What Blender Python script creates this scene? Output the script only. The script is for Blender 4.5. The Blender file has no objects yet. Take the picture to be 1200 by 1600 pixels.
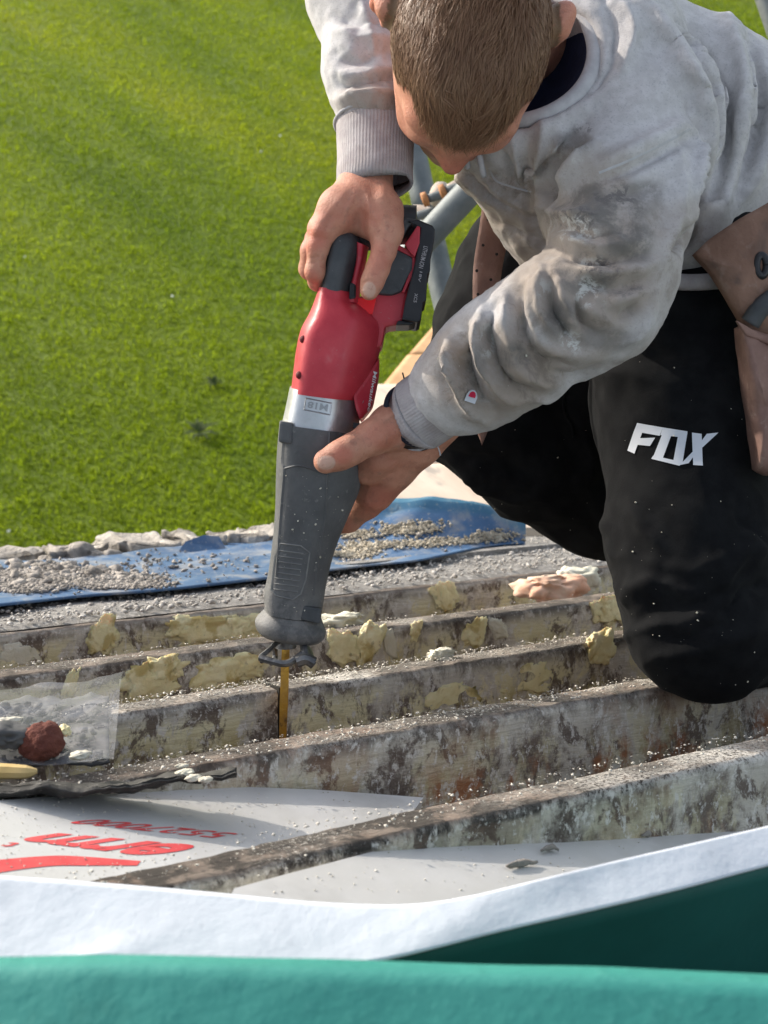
import bpy, bmesh, math, random
import numpy as np
from mathutils import Matrix, Vector
from mathutils.bvhtree import BVHTree

# ------------------------------------------------------------------ camera, sky, sun
F, W, H = 2400.0, 1200.0, 1600.0            # focal length and frame in photo pixels
PITCH = 30.0                                 # pitch of the roof (falls away from the camera), degrees
nrm = lambda v: np.asarray(v, float) / np.linalg.norm(v)
VPX = nrm([3460, 260, -2400])                # joist direction in camera axes (right, up, back)
ph = math.atan2(260, 2400)
UPZ = np.array([0, math.cos(ph), math.sin(ph)])
AWY = np.cross(UPZ, VPX)
RC = np.array([VPX, AWY, UPZ])               # roof-from-camera rotation (rows: roof axes)
CR, CU, CB = RC[:, 0], RC[:, 1], RC[:, 2]    # camera right/up/back in roof axes
CAMH = 0.351
def ray(px, py): return RC @ np.array([(px - W/2)/F, (H/2 - py)/F, -1.0])
_r = ray(445, 1076); CAM = -_r * (CAMH / -_r[2]); CAM[2] = CAMH
def P(px, py, d): return CAM + ray(px, py) * d
def R(px, py, z=0.0):
    r = ray(px, py); return CAM + r * ((z - CAM[2]) / r[2])
def proj(V):
    c = (np.asarray(V) - CAM) @ RC
    return np.stack([W/2 + F*c[..., 0]/-c[..., 2], H/2 - F*c[..., 1]/-c[..., 2]], -1), -c[..., 2]
G = Matrix.Rotation(math.radians(-PITCH), 4, Vector(CR))
Gn = np.array(G.to_3x3())

scn = bpy.context.scene; col = scn.collection
cd = bpy.data.cameras.new('camera'); cam = bpy.data.objects.new('camera', cd); col.objects.link(cam)
cd.sensor_fit = 'VERTICAL'; cd.sensor_height = 24; cd.lens = 24*F/H; cd.clip_start = 0.02; cd.clip_end = 2000
cd.dof.use_dof = True; cd.dof.focus_distance = 1.53; cd.dof.aperture_fstop = 8.5
M4 = Matrix([list(RC[i]) + [CAM[i]] for i in range(3)] + [[0, 0, 0, 1]])
cam.matrix_world = G @ M4
scn.camera = cam

SUN_CAM = nrm([-0.74, 0.62, -0.24])          # towards the sun, camera axes (right, up, back)
SUN = nrm(Gn @ (RC @ SUN_CAM))
el = math.asin(SUN[2]); az = math.atan2(SUN[0], SUN[1])
wd = bpy.data.worlds.new('World'); scn.world = wd; wd.use_nodes = True
nt = wd.node_tree; nt.nodes.clear()
sk = nt.nodes.new('ShaderNodeTexSky'); sk.sky_type = 'NISHITA'; sk.sun_disc = False
sk.sun_elevation = el; sk.sun_rotation = az; sk.air_density = 1.0; sk.dust_density = 1.5; sk.ozone_density = 0.6
bg = nt.nodes.new('ShaderNodeBackground'); bg.inputs[1].default_value = 0.15
hs_ = nt.nodes.new('ShaderNodeHueSaturation'); hs_.inputs['Saturation'].default_value = .5; nt.links.new(sk.outputs[0], hs_.inputs['Color'])   # sky colour desaturated so the shade turns less blue
wo = nt.nodes.new('ShaderNodeOutputWorld'); nt.links.new(hs_.outputs[0], bg.inputs[0]); nt.links.new(bg.outputs[0], wo.inputs[0])
sl = bpy.data.lights.new('sun', 'SUN'); so = bpy.data.objects.new('sun', sl); col.objects.link(so)
sl.energy = 2.2; sl.angle = math.radians(0.6); sl.color = (1.0, 0.92, 0.80)
so.rotation_euler = Vector(SUN).to_track_quat('Z', 'Y').to_euler()
so.location = (0, 0, 10)
scn.view_settings.view_transform = 'Standard'; scn.view_settings.look = 'None'
scn.view_settings.gamma = 1.0; scn.view_settings.use_curve_mapping = False
scn.view_settings.exposure = 1.08
scn.cycles.use_denoising = True
scn.cycles.max_bounces = 5

rng = np.random.default_rng(7); random.seed(7)

# ------------------------------------------------------------------ noise
_perm = np.random.default_rng(3).permutation(256)
def vnoise(p, seed=0):
    p = np.asarray(p, float) + seed*17.31
    i = np.floor(p).astype(np.int64); f = p - i; f = f*f*(3-2*f)
    def h(dx, dy, dz):
        return _perm[(_perm[(_perm[(i[:, 0]+dx) & 255] + i[:, 1]+dy) & 255] + i[:, 2]+dz) & 255]/127.5 - 1
    x, y, z = f.T
    l = lambda a, b, t: a + (b-a)*t
    return l(l(l(h(0,0,0), h(1,0,0), x), l(h(0,1,0), h(1,1,0), x), y), l(l(h(0,0,1), h(1,0,1), x), l(h(0,1,1), h(1,1,1), x), y), z)
def fbm(p, sc, oct=3, seed=0, gain=.5):
    p = np.asarray(p, float)*sc; s = 0; a = 1; t = 0
    for o in range(oct):
        s = s + a*vnoise(p, seed+o); t += a; a *= gain; p = p*2.03
    return s/t
def sstep(a, b, x):
    t = np.clip((x-a)/(b-a), 0, 1); return t*t*(3-2*t)

# ------------------------------------------------------------------ materials
MAT = {}
def material(name, c1, c2=None, scale=20, rough=.7, bump=0, bscale=80, layers=(), stretch=(1,1,1), detail=5, spec=.4,
             sss=0, metal=0, sheen=0, coat=0, alpha=1, trans=0, wave=None, bdist=.002, rvar=0, lstretch=(1,1,1)):
    """Two tones mixed by noise, then layers: (colour, kind, ...) with kind 'attr' or 'noise'."""
    m = bpy.data.materials.new(name); m.use_nodes = True; t = m.node_tree; N = t.nodes; L = t.links
    b = N['Principled BSDF']
    tc = N.new('ShaderNodeTexCoord'); mp = N.new('ShaderNodeMapping'); mp.inputs['Scale'].default_value = stretch
    L.new(tc.outputs['Object'], mp.inputs[0])
    mp2 = N.new('ShaderNodeMapping'); mp2.inputs['Scale'].default_value = lstretch; L.new(tc.outputs['Object'], mp2.inputs[0])
    def noise(sc, det=4, dist=0.0, src=mp, r=.6):
        n = N.new('ShaderNodeTexNoise'); n.inputs['Scale'].default_value = sc; n.inputs['Detail'].default_value = det
        n.inputs['Roughness'].default_value = r; n.inputs['Distortion'].default_value = dist
        L.new(src.outputs[0], n.inputs['Vector']); return n.outputs['Fac']
    def ramp(sock, lo, hi):
        q = N.new('ShaderNodeMapRange'); q.inputs['From Min'].default_value = lo; q.inputs['From Max'].default_value = hi
        q.interpolation_type = 'SMOOTHSTEP'
        L.new(sock, q.inputs['Value']); return q.outputs[0]
    def mix(fac, a, bb):
        q = N.new('ShaderNodeMix'); q.data_type = 'RGBA'
        for s, v in ((q.inputs[0], fac), (q.inputs[6], a), (q.inputs[7], bb)):
            if hasattr(v, 'links') or isinstance(v, bpy.types.NodeSocket): L.new(v, s)
            elif isinstance(v, (int, float)): s.default_value = v
            else: s.default_value = (*v, 1)
        return q.outputs[2]
    def mul(a, bb):
        q = N.new('ShaderNodeMath'); q.operation = 'MULTIPLY'; L.new(a, q.inputs[0])
        if isinstance(bb, (int, float)): q.inputs[1].default_value = bb
        else: L.new(bb, q.inputs[1])
        return q.outputs[0]
    cur = mix(ramp(noise(scale, detail), .32, .68), c1, c2 if c2 else c1)
    for ly in layers:
        c, kind = ly[0], ly[1]
        if kind == 'attr':                       # (colour, 'attr', name, strength, [noise scale, lo, hi])
            at = N.new('ShaderNodeAttribute'); at.attribute_name = ly[2]; f = mul(at.outputs['Fac'], ly[3])
            if len(ly) > 4:
                f = mul(f, ramp(noise(ly[4], 6, .35, mp2, .74), ly[5], ly[6]))
        else:                                    # (colour, 'noise', scale, lo, hi, strength)
            f = mul(ramp(noise(ly[2], 4, .3), ly[3], ly[4]), ly[5])
        cur = mix(f, cur, c)
    L.new(cur, b.inputs['Base Color'])
    b.inputs['Roughness'].default_value = rough
    if rvar:
        q = N.new('ShaderNodeMapRange'); q.inputs['To Min'].default_value = rough-rvar; q.inputs['To Max'].default_value = min(1, rough+rvar)
        L.new(noise(scale*1.7, 5), q.inputs['Value']); L.new(q.outputs[0], b.inputs['Roughness'])
    b.inputs['Specular IOR Level'].default_value = spec; b.inputs['Metallic'].default_value = metal
    b.inputs['Alpha'].default_value = alpha; b.inputs['Transmission Weight'].default_value = trans
    if sss:
        b.inputs['Subsurface Weight'].default_value = sss; b.inputs['Subsurface Radius'].default_value = (1, .35, .2)
        b.inputs['Subsurface Scale'].default_value = .006
    if sheen: b.inputs['Sheen Weight'].default_value = sheen; b.inputs['Sheen Roughness'].default_value = .5
    if coat: b.inputs['Coat Weight'].default_value = coat
    if bump:
        bp = N.new('ShaderNodeBump'); bp.inputs['Strength'].default_value = bump; bp.inputs['Distance'].default_value = bdist
        hsock = noise(bscale, 4, 0)
        L.new(hsock, bp.inputs['Height']); L.new(bp.outputs[0], b.inputs['Normal'])
        if wave:                                 # ribs: wave = (attribute, count)
            at = N.new('ShaderNodeAttribute'); at.attribute_name = wave[0]
            q = N.new('ShaderNodeMath'); q.operation = 'MULTIPLY'; q.inputs[1].default_value = wave[1]; L.new(at.outputs['Fac'], q.inputs[0])
            s = N.new('ShaderNodeMath'); s.operation = 'SINE'; L.new(q.outputs[0], s.inputs[0])
            b2 = N.new('ShaderNodeBump'); b2.inputs['Strength'].default_value = .22; b2.inputs['Distance'].default_value = .0012
            L.new(s.outputs[0], b2.inputs['Height']); L.new(bp.outputs[0], b2.inputs['Normal']); L.new(b2.outputs[0], b.inputs['Normal'])
    MAT[name] = m; return m

# ------------------------------------------------------------------ mesh helpers
ORG = {}
def tag(o, label=None, cat=None, group=None, kind=None):
    if label: o['label'] = label
    if cat: o['category'] = cat
    if group: o['group'] = group
    if kind: o['kind'] = kind
    return o
def empty(name, loc, label, cat, group=None):
    o = bpy.data.objects.new(name, None); col.objects.link(o); o.empty_display_size = .05
    o.location = Vector(loc); ORG[o.name] = np.array(loc, float)
    return tag(o, label, cat, group)
def mk(name, V, faces, mat, parent=None, smooth=True, attrs=None, origin=None):
    V = np.asarray(V, float).reshape(-1, 3)
    me = bpy.data.meshes.new(name)
    if parent is not None: org = ORG[parent.name]
    elif origin is not None: org = np.asarray(origin, float)
    else: org = np.array([V[:, 0].mean(), V[:, 1].mean(), V[:, 2].min()])
    if isinstance(faces, np.ndarray):
        k = faces.shape[1]; nf = len(faces)
        me.vertices.add(len(V)); me.vertices.foreach_set('co', (V-org).astype(np.float32).ravel())
        me.loops.add(nf*k); me.loops.foreach_set('vertex_index', faces.astype(np.int32).ravel())
        me.polygons.add(nf); me.polygons.foreach_set('loop_start', np.arange(0, nf*k, k, dtype=np.int32))
        me.update(calc_edges=True); me.validate()
    else:
        me.from_pydata((V-org).tolist(), [], [list(f) for f in faces]); me.update()
    if smooth and len(me.polygons): me.polygons.foreach_set('use_smooth', np.ones(len(me.polygons), bool))
    for k, v in (attrs or {}).items():
        a = me.attributes.new(k, 'FLOAT', 'POINT'); a.data.foreach_set('value', np.asarray(v, np.float32))
    if mat is not None: me.materials.append(MAT[mat] if isinstance(mat, str) else mat)
    o = bpy.data.objects.new(name, me); col.objects.link(o)
    if parent is not None: o.parent = parent; ORG[o.name] = org
    else: o.location = Vector(org); ORG[o.name] = org
    return o
def normals(V, Fc):
    N = np.zeros_like(V)
    if Fc.shape[1] == 4: fn = np.cross(V[Fc[:, 2]]-V[Fc[:, 0]], V[Fc[:, 3]]-V[Fc[:, 1]])
    else: fn = np.cross(V[Fc[:, 1]]-V[Fc[:, 0]], V[Fc[:, 2]]-V[Fc[:, 0]])
    for k in range(Fc.shape[1]):
        for c in range(3): N[:, c] += np.bincount(Fc[:, k], fn[:, c], len(V))
    return N/(np.linalg.norm(N, axis=1, keepdims=True)+1e-12)
def smooth_v(V, Fc, it=3, lam=.5):
    k = Fc.shape[1]; a = np.concatenate([Fc[:, i] for i in range(k)]); b = np.concatenate([Fc[:, (i+1) % k] for i in range(k)])
    e = np.concatenate([np.stack([a, b], 1), np.stack([b, a], 1)])
    cnt = np.bincount(e[:, 0], minlength=len(V))[:, None] + 1e-9
    for _ in range(it):
        S = np.stack([np.bincount(e[:, 0], V[e[:, 1], c], len(V)) for c in range(3)], 1)
        V = V + lam*(S/cnt - V)
    return V
def grid_faces(n, m, wrap=False):
    i, j = np.meshgrid(np.arange(n-1), np.arange(m if wrap else m-1), indexing='ij'); j2 = (j+1) % m
    return np.stack([i*m+j, i*m+j2, (i+1)*m+j2, (i+1)*m+j], -1).reshape(-1, 4)
def resample(pts, n):
    """Catmull-Rom through control points, n samples"""
    p = np.asarray(pts, float); m = len(p)
    q = np.vstack([2*p[0]-p[1], p, 2*p[-1]-p[-2]]); t = np.linspace(0, m-1-1e-9, n); i = t.astype(int); f = (t-i)[:, None]
    a, b, c, d = q[i], q[i+1], q[i+2], q[i+3]
    return .5*((2*b)+(c-a)*f+(2*a-5*b+4*c-d)*f*f+(3*b-a-3*c+d)*f**3)
def tube(pts, rad, seg=10, n=None, flat=None):
    p = resample(pts, n) if n else np.asarray(pts, float); k = len(p)
    rad = np.interp(np.linspace(0, 1, k), np.linspace(0, 1, len(np.atleast_1d(rad))), np.atleast_1d(rad))
    T = np.gradient(p, axis=0); T /= np.linalg.norm(T, axis=1, keepdims=True)+1e-12
    ref = CB if flat is None else flat
    A = np.cross(T, ref); A /= np.linalg.norm(A, axis=1, keepdims=True)+1e-12; B = np.cross(A, T)
    th = np.linspace(0, 2*math.pi, seg, endpoint=False)
    V = p[:, None] + rad[:, None, None]*(A[:, None]*np.cos(th)[None, :, None] + B[:, None]*np.sin(th)[None, :, None])
    V = V.reshape(-1, 3); Fc = grid_faces(k, seg, True).tolist()
    Fc.append(list(range(seg))[::-1]); Fc.append([(k-1)*seg+i for i in range(seg)])
    return V, Fc
def prism(poly, d, thick, bev=.002, dslope=(0, 0)):
    """Photo-plane outline given real depth: front at d (plus slope per 100 px), extruded away by thick, edges rounded."""
    c = np.mean(poly, axis=0)
    fr = np.array([P(x, y, d + dslope[0]*(x-c[0])/100 + dslope[1]*(y-c[1])/100) for x, y in poly])
    bk = fr - CB*thick
    n = len(fr); V = np.vstack([fr, bk])
    bm = bmesh.new(); vs = [bm.verts.new(v) for v in V]
    bm.faces.new(vs[:n]); bm.faces.new(vs[n:][::-1])
    for i in range(n): bm.faces.new((vs[i], vs[n+i], vs[n+(i+1) % n], vs[(i+1) % n]))
    bmesh.ops.recalc_face_normals(bm, faces=bm.faces)
    if bev: bmesh.ops.bevel(bm, geom=list(bm.edges), offset=bev, segments=2, affect='EDGES', profile=.6, clamp_overlap=True)
    bm.verts.index_update(); V = np.array([v.co for v in bm.verts]); Fc = [[v.index for v in f.verts] for f in bm.faces]; bm.free()
    return V, Fc
def mkp(name, poly, d, thick, mat, parent, bev=.002, dslope=(0, 0)):
    V, Fc = prism(poly, d, thick, bev, dslope); return mk(name, V, Fc, mat, parent, smooth=False)
def join(parts):
    Vs, Fs, o = [], [], 0
    for V, Fc in parts:
        Vs.append(np.asarray(V)); Fs += [[i+o for i in f] for f in Fc]; o += len(V)
    return np.vstack(Vs), Fs
def ico(sub=1):
    bm = bmesh.new(); bmesh.ops.create_icosphere(bm, subdivisions=sub, radius=1)
    V = np.array([v.co for v in bm.verts]); Fc = np.array([[v.index for v in f.verts] for f in bm.faces]); bm.free(); return V, Fc
I1, I2, I3, I4 = ico(1), ico(2), ico(3), ico(4)
def rocks(pts, sizes, flatz=.6, seed=1, up=(0, 0, 1)):
    """many small angular stones as one array mesh"""
    r = np.random.default_rng(seed); V0, F0 = I1; n = len(pts)
    q = r.normal(size=(n, 3, 3)); Q, _ = np.linalg.qr(q)
    jit = 1 + .35*(r.random((n, len(V0), 1))-.5)*2
    V = V0[None]*jit*np.stack([np.ones(n), .55+.45*r.random(n), .4+.4*r.random(n)], 1)[:, None]
    V = np.einsum('nij,nvj->nvi', Q, V); V[..., 2] *= flatz
    V = V*np.asarray(sizes)[:, None, None] + np.asarray(pts)[:, None]
    Fc = (F0[None] + (np.arange(n)*len(V0))[:, None, None]).reshape(-1, 3)
    return V.reshape(-1, 3), Fc

# ------------------------------------------------------------------ signed distance modelling
def cap(a, ra, b, rb): return ('cap', np.asarray(a, float), ra, np.asarray(b, float), rb)
def chain(*pts):
    """pts: (px, py, depth, radius) -> tapered capsules"""
    q = [(P(x, y, d), r) for x, y, d, r in pts]
    return [cap(q[i][0], q[i][1], q[i+1][0], q[i+1][1]) for i in range(len(q)-1)]
def ell(c, axes, rad): return ('ell', np.asarray(c, float), np.asarray(axes, float), np.asarray(rad, float))
def sub(p): return ('sub', p)
def sdf_mesh(prims, vox, k=.015, smooth=2):
    lo, hi = [], []
    def bb(p):
        if p[0] == 'cap':
            r = max(p[2], p[4]); return np.minimum(p[1], p[3])-r, np.maximum(p[1], p[3])+r
        r = p[3].max(); return p[1]-r, p[1]+r
    for p in prims:
        if p[0] != 'sub':
            a, b = bb(p); lo.append(a); hi.append(b)
    lo = np.min(lo, 0)-4*vox; hi = np.max(hi, 0)+4*vox
    n = np.ceil((hi-lo)/vox).astype(int)+1
    A = np.full(n, .2, np.float32)
    ax = [lo[i]+vox*np.arange(n[i]) for i in range(3)]
    for p in prims:
        neg = p[0] == 'sub'; q = p[1] if neg else p
        a, b = bb(q); m = k+3*vox
        i0 = np.maximum(np.floor((a-m-lo)/vox).astype(int), 0); i1 = np.minimum(np.ceil((b+m-lo)/vox).astype(int)+1, n)
        if (i1 <= i0).any(): continue
        X = ax[0][i0[0]:i1[0], None, None]; Y = ax[1][None, i0[1]:i1[1], None]; Z = ax[2][None, None, i0[2]:i1[2]]
        if q[0] == 'cap':
            ba = q[3]-q[1]; L2 = ba @ ba + 1e-12
            x, y, z = X-q[1][0], Y-q[1][1], Z-q[1][2]
            t = np.clip((x*ba[0]+y*ba[1]+z*ba[2])/L2, 0, 1)
            D = np.sqrt((x-t*ba[0])**2+(y-t*ba[1])**2+(z-t*ba[2])**2) - (q[2]+t*(q[4]-q[2]))
        else:
            x, y, z = X-q[1][0], Y-q[1][1], Z-q[1][2]; u = [(q[2][i][0]*x+q[2][i][1]*y+q[2][i][2]*z) for i in range(3)]
            k0 = np.sqrt(sum((u[i]/q[3][i])**2 for i in range(3))); k1 = np.sqrt(sum((u[i]/q[3][i]**2)**2 for i in range(3)))+1e-9
            D = k0*(k0-1)/k1
        sl_ = tuple(slice(i0[i], i1[i]) for i in range(3)); B = A[sl_]
        if neg:
            D = -D; kk = k*.5; h = np.clip(.5-.5*(B-D)/kk*-1*-1, 0, 1)
            h = np.clip(.5+.5*(B-D)/kk, 0, 1); A[sl_] = D*(1-h)+B*h + kk*h*(1-h)
        else:
            h = np.clip(.5+.5*(B-D)/k, 0, 1); A[sl_] = B*(1-h)+D*h - k*h*(1-h)
    # surface nets
    S = A < 0
    c = S[:-1, :-1, :-1].astype(np.int8)
    tot = np.zeros(c.shape, np.int8)
    for dx in (0, 1):
        for dy in (0, 1):
            for dz in (0, 1):
                tot += S[dx:n[0]-1+dx, dy:n[1]-1+dy, dz:n[2]-1+dz]
    act = (tot > 0) & (tot < 8); idx = np.argwhere(act)
    vid = np.full(c.shape, -1, np.int64); vid[act] = np.arange(len(idx))
    acc = np.zeros((len(idx), 3)); cnt = np.zeros(len(idx))
    cor = [(a, b, c_) for a in (0, 1) for b in (0, 1) for c_ in (0, 1)]
    val = {q: A[idx[:, 0]+q[0], idx[:, 1]+q[1], idx[:, 2]+q[2]] for q in cor}
    for q in cor:
        for a in range(3):
            if q[a]: continue
            r = list(q); r[a] = 1; v0, v1 = val[q], val[tuple(r)]
            m = (v0 < 0) != (v1 < 0); t = np.where(m, v0/(np.where(m, v0-v1, 1)), 0)
            pt = np.array(q, float)[None].repeat(len(idx), 0); pt[:, a] += t
            acc[m] += pt[m]; cnt[m] += 1
    V = lo + vox*(idx + acc/cnt[:, None])
    Fs = []
    for a in range(3):
        b, c2 = (a+1) % 3, (a+2) % 3
        s0 = [slice(None)]*3; s1 = [slice(None)]*3; s0[a] = slice(0, -1); s1[a] = slice(1, None)
        E = S[tuple(s0)] != S[tuple(s1)]; e = np.argwhere(E)
        ok = (e[:, b] > 0) & (e[:, c2] > 0) & (e[:, b] < n[b]-1) & (e[:, c2] < n[c2]-1); e = e[ok]
        def g(db, dc):
            q = e.copy(); q[:, b] -= db; q[:, c2] -= dc; return vid[q[:, 0], q[:, 1], q[:, 2]]
        quad = np.stack([g(1, 1), g(0, 1), g(0, 0), g(1, 0)], 1)
        flip = ~S[e[:, 0], e[:, 1], e[:, 2]]; quad[flip] = quad[flip][:, ::-1]; Fs.append(quad)
    Fc = np.vstack(Fs); Fc = Fc[(Fc >= 0).all(1)]
    if smooth: V = smooth_v(V, Fc, smooth)
    return V, Fc
def pdist(uv, pts):
    """distance (px) and position 0..1 along a polyline"""
    pts = np.asarray(pts, float); best = np.full(len(uv), 1e9); tt = np.zeros(len(uv)); n = len(pts)-1
    for i in range(n):
        a, b = pts[i], pts[i+1]; ba = b-a; t = np.clip(((uv-a) @ ba)/(ba @ ba+1e-9), 0, 1)
        d = np.linalg.norm(uv-a-t[:, None]*ba, axis=1); m = d < best; best[m] = d[m]; tt[m] = (i+t[m])/n
    return best, tt
def sculpt(V, Fc, strokes, warp=0, sharp=2.0):
    """carve folds: (polyline px, height m, width px)"""
    N = normals(V, Fc); uv, dep = proj(V); vd = CAM-V; vd /= np.linalg.norm(vd, axis=1, keepdims=True)
    fc = sstep(-.05, .35, (N*vd).sum(1)); D = np.zeros(len(V)); am = 1.0
    if warp:
        uv = uv + warp*np.stack([fbm(V, 26, 3, 401), fbm(V, 26, 3, 402)], 1); am = 1+.7*fbm(V, 17, 2, 403)
    for pts, amp, w in strokes:
        pts = resample(pts, 14) if len(pts) > 2 else np.asarray(pts, float)
        bbm = ((uv > pts.min(0)-3*w) & (uv < pts.max(0)+3*w)).all(1); ii = np.where(bbm)[0]
        if not len(ii): continue
        d, t = pdist(uv[ii], pts); D[ii] += amp*np.exp(-(d/w)**sharp)*np.sin(np.clip(t, .04, .96)*math.pi)**.6
    return V + N*(D*fc*am)[:, None]
def paint(V, blobs, nz=.25, seed=0, e=(.45, 1.1)):
    """soft irregular spots by position: (px, py, rx, ry, strength)"""
    uv, _ = proj(V); a = np.zeros(len(V)); w = 1 + nz*2*fbm(V, 30, 3, seed)
    for x, y, rx, ry, s in blobs:
        q = np.sqrt(((uv[:, 0]-x)/rx)**2+((uv[:, 1]-y)/ry)**2)*w; a = np.maximum(a, s*(1-sstep(*e, q)))
    return a
def bvh(V, Fc): return BVHTree.FromPolygons([tuple(v) for v in V], [tuple(int(i) for i in f) for f in Fc])
def bvh_o(o):
    org = ORG[o.name]; return BVHTree.FromPolygons([tuple(np.array(v.co)+org) for v in o.data.vertices], [tuple(p.vertices) for p in o.data.polygons])
def hit(tree, px, py, off=.0008):
    d = ray(px, py); h = tree.ray_cast(Vector(CAM), Vector(d).normalized())
    if h[0] is None: return None
    n = np.array(h[1]); n = n if n @ -d > 0 else -n
    return np.array(h[0]) + n*off
def decal(tree, quads, off=.0008, n=6):
    """quads given in photo px laid on a surface already built"""
    Vs, Fs, o = [], [], 0
    for q in quads:
        q = np.asarray(q, float); s = np.linspace(0, 1, n); pts = []
        for u in s:
            for v in s:
                x = (q[0]*(1-u)+q[1]*u)*(1-v)+(q[3]*(1-u)+q[2]*u)*v; h = hit(tree, x[0], x[1], off)
                pts.append(h if h is not None else (pts[-1] if pts else P(x[0], x[1], 1.5)))
        Vs.append(np.array(pts)); Fs += [[i+o for i in f] for f in grid_faces(n, n).tolist()]; o += n*n
    return np.vstack(Vs), Fs
def line_decal(tree, pts, wpx, off=.0008, n=24):
    c = resample(pts, n) if len(pts) > 2 else np.linspace(pts[0], pts[1], n)
    T = np.gradient(c, axis=0); T /= np.linalg.norm(T, axis=1, keepdims=True); nn = np.stack([-T[:, 1], T[:, 0]], 1)
    V = []
    for i in range(n):
        for s, o in ((-1, 0), (0, 1), (1, 0)):
            q = c[i]+nn[i]*wpx/2*s; h = hit(tree, q[0], q[1], off*(.15+o))
            V.append(h if h is not None else (V[-3] if len(V) > 3 else P(q[0], q[1], 1.5)))
    return np.array(V), grid_faces(n, 3).tolist()
def text_mesh(body, shear=0.0, bold=0.0, sub=0):
    """glyph outlines of the built-in font, filled; x,y scaled to 0..1 of the text box"""
    cu = bpy.data.curves.new('glyphs', 'FONT'); cu.body = body; cu.shear = shear; cu.offset = bold; cu.resolution_u = 4
    o = bpy.data.objects.new('glyphs', cu); col.objects.link(o)
    dg = bpy.context.evaluated_depsgraph_get(); me = bpy.data.meshes.new_from_object(o.evaluated_get(dg))
    bm = bmesh.new(); bm.from_mesh(me)
    bmesh.ops.triangulate(bm, faces=bm.faces)
    if sub: bmesh.ops.subdivide_edges(bm, edges=bm.edges, cuts=sub, use_grid_fill=True)
    bm.verts.index_update(); V = np.array([v.co for v in bm.verts]); Fc = [[v.index for v in f.verts] for f in bm.faces]; bm.free()
    bpy.data.objects.remove(o); bpy.data.curves.remove(cu); bpy.data.meshes.remove(me)
    mn, mx = V.min(0), V.max(0); return (V[:, :2]-mn[:2])/(mx-mn)[:2], Fc
def quadmap(T, q):
    """text box corner px: start-base, end-base, end-top, start-top"""
    q = np.asarray(q, float); u, v = T[:, :1], T[:, 1:]
    return (q[0]*(1-u)+q[1]*u)*(1-v)+(q[3]*(1-u)+q[2]*u)*v

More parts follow.
